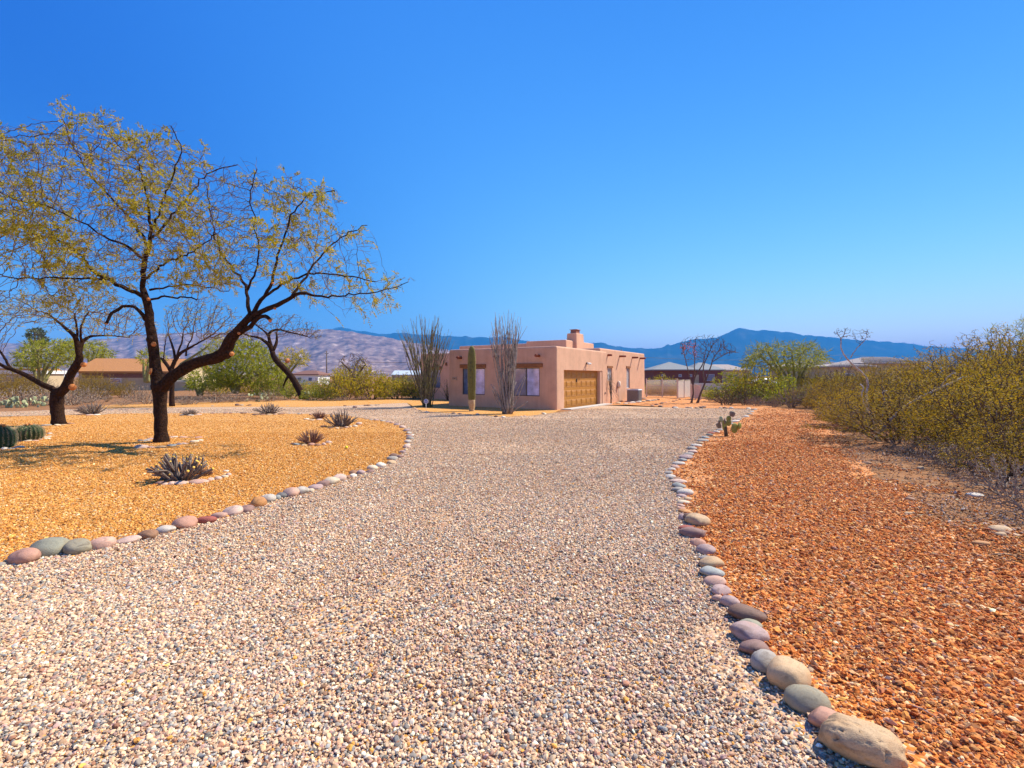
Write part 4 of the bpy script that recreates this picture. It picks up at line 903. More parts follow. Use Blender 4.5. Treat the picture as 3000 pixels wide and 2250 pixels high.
crown_px = np.array([(0, 140), (60, 120), (150, 150), (190, 70), (240, 130), (290, 30), (350, 120), (430, 75), (520, 110), (560, 190), (640, 190), (700, 170), (810, 130), (830, 230), (915, 210), (960, 290), (1100, 310), (1210, 325), (1260, 390), (1340, 350), (1430, 410), (1570, 430), (1600, 540), (1650, 590), (1740, 640), (1730, 720), (1800, 790), (1920, 840), (1880, 910), (1800, 960), (1660, 1000), (1560, 1020), (1470, 960), (1300, 880), (1150, 850), (1040, 880), (930, 890), (800, 880), (620, 880), (480, 900), (330, 960), (150, 985), (0, 990), (-260, 980), (-420, 700), (-330, 330), (-150, 160)]) * .633 + [0, 280]
att = poly_att(rng, crown_px, 9500, TY - .1, 2.3, 2.4)
# clumpy: thin the attraction points by noise
k = rng.random(len(att)) < np.clip(4.2 * (fbm(att[:, 0] * .9 + att[:, 1] * .4, att[:, 2] * 1.0 + att[:, 1] * .6, 4, 3) - .36), .03, 1); att = att[k]
X, par = colonize(np.array(sk.X), sk.par, att, .085, 1.6, .15, 200, rng, (-.05, 0, .04), .2)
hasc = np.zeros(len(X), bool); hasc[par[par >= 0]] = True
tips = np.where(~hasc & (np.arange(len(X)) >= nsk))[0]
# wispy ends, swept by the wind
ext, ep = [], []
nX = len(X)
for t_ in tips:
    for q in range(2):
        d = X[t_] - X[par[t_]]; d /= np.linalg.norm(d); d = d + rng.normal(0, .35, 3); p_ = t_; x = X[t_]
        for s_ in range(rng.integers(2, 4)):
            d = d + rng.normal(0, .22, 3) + [0, 0, -.05]; d /= np.linalg.norm(d); x = x + d * .10; ext.append(x); ep.append(p_); p_ = nX + len(ext) - 1
X = np.vstack([X, ext]); par = np.concatenate([par, ep]).astype(int)
minr = np.zeros(len(X)); minr[:nsk] = sk.r
r_ = pipe(par, .0034, 2.6); r_[:nsk] = np.maximum(np.minimum(r_[:nsk], .02), sk.r); r_[nsk:] = np.minimum(r_[nsk:], .035)
big = empty('mesquite_tree', (sk.X[0][0], sk.X[0][1], 0), 0, 'big forked mesquite with dark trunk and sparse yellow-green leaves on the orange island', 'tree')
off = np.array([sk.X[0][0], sk.X[0][1], 0])
tb = MB()
for q in sk.lines:
    tb.tube(q[:, :3] - off, q[:, 3], 12 if q[0, 3] > .08 else 7, 0, True, .045 if q[0, 3] > .08 else .03, rng)
for p_, rr in (((1048, 1190), .16), ((735, 1345), .2), ((700, 1130), .13)):   # burls
    c0 = P(p_[0] * .633, 280 + p_[1] * .633, TY - (.35 if p_[0] > 900 else .05)) - off
    tb.tube([c0 - [0, 0, rr], c0 - [0, 0, rr * .5], c0 + [.02, 0, 0], c0 + [0, 0, rr * .5], c0 + [0, 0, rr]], np.array([.3, .8, 1, .8, .3]) * rr, 10, 0, True, .06, rng)
tb.build('trunk', M['bark'], big)
cb = MB(); twiggy(cb, X - off, par, r_, nsk, ((.012, 5), (0, 3)))
idx = np.arange(len(X)); thin = idx[(idx >= nsk) & (r_ < .0085)]
dens = fbm(X[thin, 0] * 1.1, X[thin, 2] * 1.1 + X[thin, 1], 8, 3)
lf = thin[rng.random(len(thin)) < np.clip((dens - .45) * 4.5, .015, 1) * np.where(X[thin, 0] > -8.5, .62, .42)]
sprays(cb, X - off, par, lf, rng, .25, 11, .095, .025, (.14, 0, -.06), .4, 1)
sprays(cb, X - off, par, lf, rng, .19, 8, .085, .024, (.10, 0, -.12), .7, 1)
cb.build('crown', [M['twig'], M['leaf_mesq']], big, False)
for (x, y, rr, dY, nr) in ((687, 942, 9, -.20, (.35, -1, .2)), (710, 1150, 13, -.23, (.1, -1, .1)), (694, 1276, 17, -.22, (-.75, -.8, .2)), (1250, 1042, 9, -.98, (.5, -.6, -.8)), (1074, 1195, 12, -.78, (.7, -.7, .1)), (1272, 985, 7, -.85, (0, -1, .2)), (1105, 1100, 7, -.80, (.2, -1, .2)), (492, 1057, 7, -.55, (-.3, -.4, -1)), (1262, 868, 8, -.62, (0, -.5, 1))):
    d_ = MB(); disc(d_, P(x * .633, 280 + y * .633, TY + dY) - off, nr, rr * .50 / F * TY); d_.build('cut_end', M['cut'], big)

# ---- generic measured tree: limbs given in photo px
def photo_tree(name, label, cat, limbs, crown, Y, depth, natt, D, seed, leafm=None, leafdens=.4, LL=.12, LW=.03, tip=.004, bark='bark', twig='twig', group=None, maxtwig=.03, cuts=(), up=(0, 0, .06), kill=1.9, per=2, pod=None):
    rng = np.random.default_rng(seed); sk = Skel(); natt = int(natt * 3.2); D = D * .72; tip = max(tip, Y * .00027)
    for lb_ in limbs:
        n = len(lb_); dd = rng.uniform(-.5, .5) * depth if sk.X else 0
        pts = [P(x, y, Y + dd * (i / max(1, n - 1)) ** 1.3) for i, (x, y, r_) in enumerate(lb_)]
        sk.limb(np.array(pts), np.array([r_ / F * Y for _, _, r_ in lb_]), D * 1.2, None, rng, D * .08)
    n0 = len(sk.X)
    att = poly_att(rng, crown, natt, Y, depth, .4)
    att = att[rng.random(natt) < np.clip(2.6 * fbm(att[:, 0] * 1.1 + seed, att[:, 2] * 1.1 + att[:, 1] * .6, seed, 3) - .5, .15, 1)]
    X, par = colonize(np.array(sk.X), sk.par, att, D, D * 18, D * kill, 90, rng, up, .25)
    r_ = pipe(par, tip, 2.5); r_[n0:] = np.minimum(r_[n0:], maxtwig)
    off = np.array([sk.X[0][0], sk.X[0][1], 0])
    root = empty(name, off, 0, label, cat, group)
    tb = MB()
    for q in sk.lines: tb.tube(q[:, :3] - off, q[:, 3], 9, 0, True, .04, rng)
    tb.build('trunk', M[bark], root)
    cb = MB(); twiggy(cb, X - off, par, r_, n0, ((.02, 4), (0, 3)))
    mats = [M[twig]]
    if leafm:
        mats.append(M[leafm]); idx = np.arange(len(X)); th = idx[(idx >= n0) & (r_ < tip * 2.6)]
        dn = fbm(X[th, 0] * 1.2, X[th, 2] * 1.2 + X[th, 1], seed + 1, 3)
        lf = th[rng.random(len(th)) < np.clip((dn - .3) * 2.5, 0.05, 1) * leafdens]
        if leafm == 'leaf_mesq': sprays(cb, X - off, par, lf, rng, LL * 1.6, 7, LL * .6, LW * .75, (.1, 0, -.08), .5, 1)
        else: foliage(cb, X - off, par, lf, per, rng, LL, LW, .7, .7, (0, 0, -.1), D * .3, 1)
    if pod:
        mats.append(M['pink']); idx = np.arange(n0, len(X)); c = P(*pod[0]); lf = idx[np.linalg.norm(X[idx] - c, axis=1) < pod[1]]
        foliage(cb, X - off, par, lf, 3, rng, .12, .05, .3, 1, (0, 0, -.4), .06, len(mats) - 1)
    cb.build('crown', mats, root, False)
    for (x, y, rr, nr) in cuts:
        d_ = MB(); disc(d_, P(x, y, Y - rr * 2.2 / F * Y) - off, nr, rr / F * Y); d_.build('cut_end', M['cut'], root)
    return root
s2 = lambda x, y, r_: (x * .3165, 900 + y * .3165, r_ * .3165)
photo_tree('mesquite_tree', 'smaller Y-forked mesquite with a thick short trunk left of the big one', 'tree',
    [[s2(545, 1088, 58), s2(538, 1040, 52), s2(530, 950, 50), s2(525, 860, 52), s2(530, 790, 50)],
     [s2(530, 800, 46), s2(570, 780, 44), s2(610, 740, 42), s2(635, 680, 36), s2(650, 630, 34), s2(690, 570, 34), s2(725, 515, 36), s2(740, 460, 28), s2(722, 400, 22), s2(712, 330, 22), s2(700, 270, 20), s2(640, 220, 14), s2(580, 170, 12), s2(510, 110, 9), s2(440, 60, 7)],
     [s2(738, 440, 20), s2(745, 370, 18), s2(765, 310, 18), s2(830, 270, 12), s2(930, 260, 8), s2(1060, 270, 6), s2(1200, 280, 4)],
     [s2(715, 300, 12), s2(720, 230, 10), s2(700, 150, 8), s2(690, 60, 6)], [s2(755, 320, 12), s2(740, 230, 9), s2(760, 140, 7), s2(820, 40, 5)],
     [s2(520, 790, 30), s2(480, 750, 26), s2(400, 720, 24), s2(330, 680, 22), s2(220, 620, 20), s2(110, 575, 17), s2(40, 555, 15), s2(-40, 500, 12), s2(-120, 420, 10)],
     [s2(100, 570, 12), s2(60, 500, 10), s2(20, 430, 9), s2(-30, 380, 8), s2(-80, 280, 6)]],
    [(-160, 905), (-60, 870), (60, 850), (170, 860), (300, 850), (400, 870), (450, 930), (470, 985), (400, 992), (330, 990), (270, 985), (215, 985), (150, 965), (60, 950), (-20, 985), (-100, 1030), (-170, 1010)], 17.3, 1.9, 2100, .13, 8, 'leaf_mesq', .30, .15, .03, .0042, cuts=((212, 1134, 9, (.7, -1, .1)), (245, 1068, 7, (.7, -.8, 0))))
s5 = lambda x, y, r_: (400 + x * .226, 1000 + y * .226, r_ * .226)
photo_tree('mesquite_tree', 'slim mesquite standing behind the big mesquite trunk across the far drive', 'tree',
    [[s5(462, 845, 36), s5(455, 740, 30), s5(458, 620, 28), s5(462, 500, 30), s5(450, 400, 30), s5(455, 350, 26)],
     [s5(440, 380, 22), s5(400, 310, 22), s5(345, 240, 20), s5(320, 215, 12)],
     [s5(350, 245, 8), s5(360, 150, 6), s5(365, 60, 6), s5(380, -20, 5)],
     [s5(455, 350, 26), s5(480, 290, 25), s5(515, 220, 24), s5(560, 160, 20), s5(640, 110, 18), s5(700, 80, 14), s5(800, 20, 10), s5(900, -30, 8)],
     [s5(500, 240, 18), s5(490, 150, 15), s5(465, 60, 13), s5(440, -20, 11), s5(410, -100, 8)],
     [s5(520, 210, 14), s5(550, 100, 12), s5(590, 20, 10), s5(600, -100, 8)], [s5(640, 190, 12), s5(650, 120, 10), s5(660, 60, 9), s5(720, -40, 7)]],
    [(470, 960), (480, 900), (540, 870), (600, 862), (660, 880), (710, 920), (740, 960), (735, 990), (690, 1005), (620, 1000), (560, 985), (510, 990)], 28, 2.0, 900, .17, 9, 'leaf_mesq', .30, .17, .045, .006, maxtwig=.05)
s3 = lambda x, y, r_: (600 + x * .2938, 900 + y * .2938, r_ * .2938)
photo_tree('mesquite_tree', 'leaning mesquite whose trunk slants left across the far orange strip', 'tree',
    [[s3(990, 925, 44), s3(965, 870, 34), s3(930, 800, 34), s3(895, 740, 30), s3(855, 680, 30), s3(800, 620, 28), s3(735, 555, 28), s3(690, 500, 26), s3(672, 440, 24)],
     [s3(672, 440, 22), s3(650, 380, 20), s3(600, 340, 15), s3(540, 300, 12), s3(450, 290, 9), s3(350, 250, 6)],
     [s3(680, 430, 18), s3(705, 390, 16), s3(722, 320, 12), s3(715, 260, 8)],
     [s3(665, 400, 18), s3(645, 330, 16), s3(635, 280, 14), s3(660, 235, 12), s3(740, 220, 10), s3(840, 250, 8), s3(940, 270, 6), s3(1040, 300, 4)],
     [s3(636, 290, 12), s3(600, 240, 9), s3(540, 200, 7), s3(480, 150, 5)], [s3(830, 690, 12), s3(800, 740, 9), s3(780, 800, 7)]],
    [(715, 985), (720, 950), (770, 930), (830, 915), (890, 925), (930, 950), (950, 985), (925, 1000), (880, 995), (830, 985), (790, 1000), (740, 1005)], 36.5, 2.2, 700, .19, 10, 'leaf_mesq', .10, .17, .05, .006, maxtwig=.05, cuts=((842, 1056, 7, (.3, -1, .5)),))
s7 = lambda x, y, r_: (1830 + x * .1944, 1020 + y * .1944, r_ * .1944)
photo_tree('desert_willow', 'bare twin-trunk tree with dry pink pods standing beside the driveway fence', 'tree',
    [[s7(1005, 835, 20), s7(1015, 790, 14), s7(1035, 700, 12), s7(1032, 600, 12), s7(1030, 550, 12), s7(1045, 480, 11), s7(1075, 400, 10), s7(1130, 320, 9), s7(1190, 220, 7), s7(1210, 100, 5)],
     [s7(1030, 555, 9), s7(1010, 510, 9), s7(990, 460, 8), s7(960, 350, 7), s7(930, 220, 6), s7(905, 120, 5), s7(890, 30, 4)],
     [s7(1065, 420, 8), s7(1050, 300, 7), s7(1060, 180, 6), s7(1040, 60, 5)],
     [s7(1090, 845, 26), s7(1115, 780, 16), s7(1140, 690, 14), s7(1180, 600, 13), s7(1215, 510, 12), s7(1240, 450, 11), s7(1260, 380, 9), s7(1310, 240, 8), s7(1330, 160, 7), s7(1400, 60, 5)],
     [s7(1210, 520, 10), s7(1185, 440, 10), s7(1180, 350, 9), s7(1190, 250, 8), s7(1250, 120, 6), s7(1300, 0, 5)], [s7(1330, 200, 6), s7(1440, 130, 5), s7(1560, 70, 4), s7(1660, 60, 3)]],
    [(1988, 1030), (1990, 1000), (2025, 982), (2070, 975), (2115, 985), (2150, 1010), (2170, 1035), (2120, 1048), (2080, 1052), (2040, 1060), (2005, 1062)], 31.4, 1.5, 900, .15, 11, None, tip=.0055, bark='bark_g', twig='twig', maxtwig=.035, pod=((2022, 1022, 31.4), .55))
photo_tree('bare_mesquite', 'small bare round-crowned mesquite among the golden bushes', 'tree',
    [[(1044, 1166, 5), (1045, 1150, 4.4), (1042, 1125, 4.2), (1036, 1100, 4), (1026, 1085, 3.2), (1012, 1072, 2.4), (1000, 1060, 1.8)], [(1036, 1100, 3.2), (1040, 1080, 2.6), (1046, 1062, 2), (1056, 1050, 1.5)], [(1040, 1110, 2.6), (1056, 1088, 2.2), (1070, 1068, 1.6)], [(1045, 1145, 2.6), (1060, 1135, 2.2), (1078, 1132, 1.6)]],
    [(985, 1075), (990, 1045), (1020, 1030), (1050, 1030), (1080, 1045), (1090, 1070), (1075, 1085), (1050, 1095), (1020, 1090), (995, 1090)], 39, 2.0, 600, .2, 12, None, tip=.008, bark='bark_g', twig='twig', maxtwig=.06)
def pv(name, label, base, crown, Y, depth, n, seed, leafm='leaf_palo', dens=.9, LL=.5, LW=.045, D=.22, up=(0, 0, .25), group=None, nst=5, bark='twig_green', per=4):
    bx, by = base; rg = np.random.default_rng(seed); cr = np.array(crown, float); cx_, cy_ = cr.mean(0); limbs = []
    for i in range(nst):
        a = (i + .5) / nst * 2 - 1; w = (cr[:, 0].max() - cr[:, 0].min()) / 2
        limbs.append([(bx + a * 4, by, 5.5), (bx + a * w * .2 + rg.normal(0, 3), by + (cy_ - by) * .45, 4), (cx_ + a * w * .6, cy_ + rg.normal(0, 6), 2.2)])
    rt = photo_tree(name, label, 'tree' if 'tree' in name or 'verde' in name else 'bush', limbs, crown, Y, depth, n, D, seed, leafm, dens, LL, LW, .006, bark, bark, group, .05, (), up, 2.0, per)
    return rt
pv('palo_verde', 'broad palo verde with broom-like yellow-green twigs at the right of the driveway', (2318, 1168), [(2165, 1075), (2172, 1035), (2200, 1012), (2240, 1008), (2290, 1003), (2345, 1004), (2395, 1008), (2425, 1030), (2440, 1055), (2400, 1080), (2330, 1098), (2250, 1090), (2200, 1085)], 34, 2.6, 1500, 14, nst=7)
pv('palo_verde', 'tall feathery palo verde rising behind the creosote at the right picture edge', (2960, 1210), [(2820, 1080), (2840, 1010), (2880, 965), (2930, 945), (2990, 935), (3070, 925), (3130, 960), (3130, 1060), (2980, 1100)], 24, 1.8, 900, 31, dens=.7, LL=.3, LW=.03, nst=6)
pv('palo_verde', 'bright green round palo verde beneath the limb of the big mesquite', (690, 1152), [(600, 1120), (615, 1070), (640, 1020), (680, 992), (730, 988), (775, 1010), (810, 1050), (850, 1090), (850, 1130), (780, 1140), (700, 1130), (640, 1140)], 39, 2.8, 1700, 15, 'leaf_green', 1.0, .42, .07, nst=5)
pv('palo_verde', 'darker green palo verde low beside the tan lean-to', (585, 1158), [(540, 1140), (545, 1100), (575, 1080), (620, 1075), (650, 1095), (655, 1140), (600, 1150)], 41, 2.0, 700, 16, 'leaf_green', 1.0, .42, .07, nst=4)
pv('palo_verde', 'thin yellowish palo verde behind the leaning mesquite trunk', (830, 1150), [(790, 1090), (800, 1045), (830, 1022), (880, 1020), (915, 1035), (910, 1065), (860, 1085), (830, 1100)], 46, 2.4, 550, 17, 'leaf_gold', .6, .4, .06, nst=4)
pv('palo_verde', 'pale green broad tree above the mobile home', (120, 1140), [(20, 1085), (40, 1030), (75, 1000), (120, 992), (165, 1000), (210, 985), (240, 1010), (235, 1060), (180, 1085), (100, 1088)], 58, 4.0, 1300, 18, 'leaf_green', .9, .6, .09, .32, nst=5)
pv('palo_verde', 'pale green tree showing above the orange roof left of the big trunk', (270, 1110), [(225, 1055), (235, 1010), (270, 992), (310, 1005), (335, 1030), (335, 1050), (280, 1055)], 72, 3.0, 600, 19, 'leaf_green', .9, .6, .09, .34, nst=4)
pv('palo_verde', 'pale green tree rising over the orange roof right of the big trunk', (430, 1120), [(395, 1050), (405, 1030), (440, 1020), (480, 1030), (500, 1050), (470, 1070), (420, 1075)], 52, 2.0, 500, 20, 'leaf_green', .7, .5, .08, .3, nst=4)
pv('eucalyptus_tree', 'tall grey-green round eucalyptus crown above the pale green tree at far left', (108, 1135), [(68, 985), (78, 968), (100, 958), (130, 966), (146, 990), (140, 1012), (110, 1020), (82, 1012)], 95, 4.0, 900, 23, 'leaf_euca', .9, .6, .2, .45, nst=4, bark='bark_g')
pv('palo_verde', 'pale green tree just left of the tan lean-to roof', (520, 1120), [(640, 1050), (655, 1010), (690, 985), (640, 985), (600, 1005), (575, 1040), (560, 1070), (600, 1075)], 60, 2.6, 700, 25, 'leaf_green', .8, .5, .08, .3, nst=4)

# ---- shrubs: a few grown kinds, copied
def shrub_proto(name, seed, rad, hgt, natt, D, leafm, ldens, LL, LW, stems, bark='twig', tip=.004, per=2, up=(0, 0, .15), open_=.35, partn=('stems', 'foliage'), spread=.5, wisp=0):
    rng = np.random.default_rng(seed); X0, p0 = [], []; natt = int(natt * 2.4); D = D * .75
    for i in range(stems):
        a = rng.uniform(0, 6.28); t = rng.uniform(.05, .18) * rad
        X0.append((math.cos(a) * t, math.sin(a) * t, -.02)); p0.append(-1)
    n = natt * 3; v = rand_dir(rng, n); v[:, 2] = np.abs(v[:, 2]); rr = rng.random(n) ** .42
    A = v * rr[:, None] * [rad, rad, hgt]; th = np.arctan2(A[:, 1], A[:, 0]); lump = .72 + .4 * fbm(th * 1.3 + seed * 3, A[:, 2] * 1.6, seed, 3)
    A[:, :2] *= lump[:, None]; A[:, 2] *= (.75 + .45 * fbm(A[:, 0] * 2 + 9, A[:, 1] * 2, seed + 3, 3))
    low = np.hypot(A[:, 0], A[:, 1]) / rad; A = A[(A[:, 2] > .05 * hgt + low * .22 * hgt * open_ * 2)][:natt]
    if wisp:
        m_ = int(len(A) * .10); q = A[np.argsort(-A[:, 2])[:m_ * 3]][rng.permutation(m_ * 3)[:m_]].copy(); q *= (1 + rng.random((m_, 1)) * wisp); A = np.vstack([A, q])
    X, par = colonize(np.array(X0), p0, A, D, D * 30, D * 1.7, 70, rng, up, .3)
    r_ = np.minimum(pipe(par, tip, 2.3), .028)
    root = empty(name)
    sb_ = MB(); twiggy(sb_, X, par, r_, 0, ((.012, 4), (0, 3))); sb_.build(partn[0], M[bark], root, False)
    if leafm:
        idx = np.arange(len(X)); th = idx[(r_ < tip * 3.2) & (X[:, 2] > .12 * hgt)]; fb = MB()
        dn = fbm(X[th, 0] * 2.2, X[th, 2] * 2.2 + X[th, 1] * 1.7, seed + 2, 3)
        lf = th[rng.random(len(th)) < np.clip((dn - .40) * 4.2, .03, 1) * ldens]
        foliage(fb, X, par, lf, per, rng, LL, LW, .7, .9, (0, 0, .05), D * spread, 0); fb.build(partn[1], M[leafm], root, False)
    return root
creo = [shrub_proto('creosote_bush', 40 + i, rad, hg, na, .085, 'leaf_creo', .95, .036, .017, 12, 'twig', .0036, 8, open_=.22, wisp=.25) for i, (rad, hg, na) in enumerate([(1.5, 1.95, 1900), (1.3, 1.75, 1600), (1.7, 2.2, 2200)])]
gold = [shrub_proto('golden_bush', 50 + i, rad, hg, na, .13, 'leaf_gold', .95, .11, .05, 10, 'twig', .006, 4, open_=.1) for i, (rad, hg, na) in enumerate([(1.7, 1.7, 1100), (1.5, 2.1, 1000)])]
gbush = [shrub_proto('green_bush', 56, 1.5, 1.6, 1000, .13, 'leaf_green', .95, .12, .05, 10, 'twig_green', .006, 4, open_=.1)]
brush = [shrub_proto('dry_brush', 60 + i, rad, hg, na, .075, None, 0, 0, 0, 12, 'twig_grey', .0045, 1, (0, 0, .1), .2, ('twigs', '')) for i, (rad, hg, na) in enumerate([(.9, .75, 900), (1.1, 1.05, 1100)])]
darkb = [shrub_proto('dark_brush', 64, .9, .95, 1000, .08, 'leaf_euca', .35, .05, .03, 10, 'twig', .0045, 2)]
PROTO = {'creo': creo, 'gold': gold, 'green': gbush, 'brush': brush, 'dark': darkb}
CAT = {'creo': 'bush', 'gold': 'bush', 'green': 'bush', 'brush': 'dry brush', 'dark': 'bush'}
used = set(); prg = np.random.default_rng(77)
def plant(kind, px, py, w, h, label, group=None, Y=None, i=None, dark=None):
    """w,h: size in photo px at the plant's base"""
    X_, Yg = G(px, py) if Y is None else ((px - CX) / F * Y, Y)
    ps = PROTO[kind]; i = prg.integers(0, len(ps)) if i is None else i; p = ps[i]
    if (kind, i) in used: o = copy_tree(p)
    else: o = p; used.add((kind, i))
    dims = {'creo': [(1.5, 1.95), (1.3, 1.75), (1.7, 2.2)], 'gold': [(1.7, 1.7), (1.5, 2.1)], 'green': [(1.5, 1.6)], 'brush': [(.9, .75), (1.1, 1.05)], 'dark': [(.9, .95)]}[kind][i]
    sw, sh = w / F * Yg / (dims[0] * 1.75), h / F * Yg / (dims[1] * .95)
    o.location = (X_, Yg, 0); o.rotation_euler = (0, 0, prg.uniform(0, 6.28)); o.scale = (sw, sw, sh)
    if group is not None: o['group'] = group
    elif 'group' in o: del o['group']
    tag(o, label, CAT[kind]); return o
RG, LG, BG = 'creosote bushes of the right thicket', 'bushes beyond the far drive', 'dry grey brush along the far drive'
# right thicket, near to far
plant('creo', 2640, 1296, 520, 180, 'nearest wide creosote bush with bare dark stems at the edge of the red gravel', RG, i=2)
plant('creo', 2960, 1345, 560, 252, 'big creosote bush cut by the right picture edge', RG, i=0)
plant('creo', 2800, 1268, 420, 189, 'creosote bush filling the gap behind the nearest wide one', RG, i=1)
plant('creo', 3080, 1300, 520, 277, 'tall creosote mostly outside the right picture edge', RG, i=2)
plant('creo', 2900, 1245, 460, 235, 'tall creosote bush with dark open branches rising above the right thicket', RG, i=2)
plant('creo', 2540, 1250, 300, 109, 'low creosote bush left of the nearest wide one', RG, i=0)
plant('creo', 2700, 1232, 330, 147, 'creosote bush below the ribbed tile roof', RG, i=0)
plant('creo', 2560, 1222, 300, 117, 'creosote bush at the foot of the bleached dead branch', RG, i=1)
plant('creo', 2460, 1208, 190, 92, 'creosote bush right behind the grey dead brush', RG, i=2)
plant('creo', 2830, 1215, 380, 193, 'creosote bush deep in the thicket near the right edge', RG, i=1)
plant('creo', 3010, 1230, 420, 243, 'tallest feathery creosote at the right edge', RG, i=0)
for x, y, w, h in ((2400, 1196, 160, 85), (2500, 1195, 200, 110), (2620, 1200, 230, 125), (2720, 1196, 220, 140), (2950, 1200, 300, 200), (2560, 1180, 190, 95), (2680, 1182, 210, 115), (2800, 1184, 230, 165), (2900, 1180, 220, 175)):
    plant('creo', x, y, w, h * .8, 'olive creosote bush merging into the rear of the right thicket', RG)
plant('brush', 2960, 1452, 300, 120, 'tangled dry brush spilling to the dirt at the right picture edge', RG, i=1)
plant('brush', 3060, 1520, 300, 130, 'dry brush mostly outside the right picture edge', RG, i=0)
plant('brush', 2820, 1372, 260, 75, 'twiggy dry brush below the big right-edge creosote', RG, i=1)
plant('brush', 2700, 1330, 200, 55, 'low twiggy brush under the nearest creosote', RG, i=0)
plant('creo', 2990, 1400, 380, 170, 'low spreading creosote close to the right picture edge', RG, i=1)
plant('green', 2290, 1186, 170, 90, 'low green bush below the palo verde', RG)
plant('gold', 2240, 1180, 180, 110, 'golden green bush left of the palo verde base', RG)
plant('green', 2150, 1178, 150, 95, 'bright green bush right of the twin-trunk bare tree', RG)
plant('gold', 2190, 1170, 160, 100, 'golden bush in front of the low garden wall', RG)
plant('gold', 2350, 1175, 180, 80, 'golden bush hiding the foot of the palo verde', RG)
plant('gold', 2440, 1178, 180, 95, 'golden bush between the palo verde and the creosote', RG)
plant('green', 2080, 1168, 80, 40, 'small green bush behind the lower fence section', RG)
plant('dark', 2125, 1187, 110, 50, 'dark grey-leaved low bush at the edge of the side bed', RG)
plant('dark', 2180, 1187, 90, 55, 'blackish rounded low bush next to the grey tuft', RG)
plant('brush', 2215, 1190, 75, 32, 'grey dry tuft right of the blackish low bush', RG)
plant('brush', 2268, 1194, 45, 42, 'upright purplish dry tuft at the corner of the red gravel', RG)
plant('brush', 2320, 1194, 110, 70, 'grey dry brush at the foot of a dark dead trunk', RG)
plant('brush', 2375, 1196, 130, 75, 'purplish grey dead brush right of the dark dead trunk', RG)
plant('brush', 2470, 1232, 170, 65, 'grey dry brush at the edge of the red gravel before the low creosote', RG)
plant('brush', 2520, 1262, 170, 60, 'twiggy grey brush left under the nearest creosote', RG)
plant('gold', 1950, 1128, 95, 56, 'yellow-green bush behind the picket gate', RG, Y=52)
plant('gold', 1915, 1128, 50, 50, 'smaller yellow-green bush close to the house corner behind the gate', RG, Y=50)
plant('gold', 1907, 1128, 46, 46, 'yellow-green bush behind the left leaf of the picket gate', RG, Y=43.5)
plant('dark', 1938, 1128, 60, 40, 'dark bush behind the middle post of the picket gate', RG, Y=43)
plant('gold', 1968, 1128, 50, 42, 'yellow-green bush behind the right leaf of the picket gate', RG, Y=43)
plant('gold', 2010, 1128, 80, 44, 'yellow-green bush behind the taller privacy fence', RG, Y=44)
plant('creo', 2470, 1190, 200, 112, 'creosote bush hiding the wall of the pale-roofed houses', RG, i=1)
plant('creo', 2580, 1188, 220, 118, 'creosote bush before the wall of the ribbed tile roof house', RG, i=0)
plant('creo', 2400, 1182, 160, 92, 'creosote bush between palo verde and thicket', RG, i=2)
# left and centre, beyond the far drive
for x, y, w, h, k_, lab in ((1010, 1172, 120, 105, 'gold', 'golden bush left of the bare round mesquite'), (1090, 1170, 130, 100, 'gold', 'golden bush right of the bare round mesquite'), (1160, 1168, 130, 75, 'gold', 'wide golden bush below the distant pale blue roof'), (1215, 1169, 90, 62, 'gold', 'golden bush left behind the big ocotillo'),
                            (960, 1172, 90, 70, 'green', 'green bush right of the small white house'), (985, 1168, 60, 50, 'green', 'small deep green bush before the golden ones'), (1130, 1170, 70, 50, 'green', 'small green bush in the golden row'), (850, 1168, 120, 70, 'green', 'green bush left of the leaning trunk'), (920, 1172, 80, 45, 'green', 'low green bush right of the leaning trunk base'), (790, 1166, 110, 65, 'green', 'green bush right of the bright palo verde'), (940, 1160, 70, 60, 'gold', 'golden bush beneath the utility pole'), (1190, 1156, 110, 62, 'gold', 'golden bush right in front of the pale blue shed roof'), (880, 1158, 110, 48, 'gold', 'golden bush hiding the small white house foot'), (740, 1158, 120, 60, 'gold', 'golden bush right of the bright palo verde trunk'), (640, 1160, 90, 45, 'gold', 'golden bush between the two green palo verdes'), (1040, 1150, 150, 95, 'gold', 'tall golden bush behind the bare round mesquite'), (1260, 1166, 70, 45, 'gold', 'golden bush between ocotillo and house wing')):
    plant(k_, x, y, w, h, lab, LG)
for x, y, w, h, lab in ((30, 1165, 150, 75, 'olive bush behind the prickly pear patch'), (-40, 1172, 160, 85, 'olive bush at the far left picture edge'), (100, 1160, 110, 62, 'olive bush below the mobile home'), (285, 1168, 110, 70, 'olive bush in front of the orange-roofed gable'), (240, 1162, 90, 60, 'olive bush right of the smaller mesquite fork'), (360, 1165, 80, 55, 'olive bush before the tan house wall')):
    plant('creo', x, y, w, h, lab, LG)
plant('dark', 312, 1178, 28, 36, 'dark narrow bush before the tan house corner', LG)
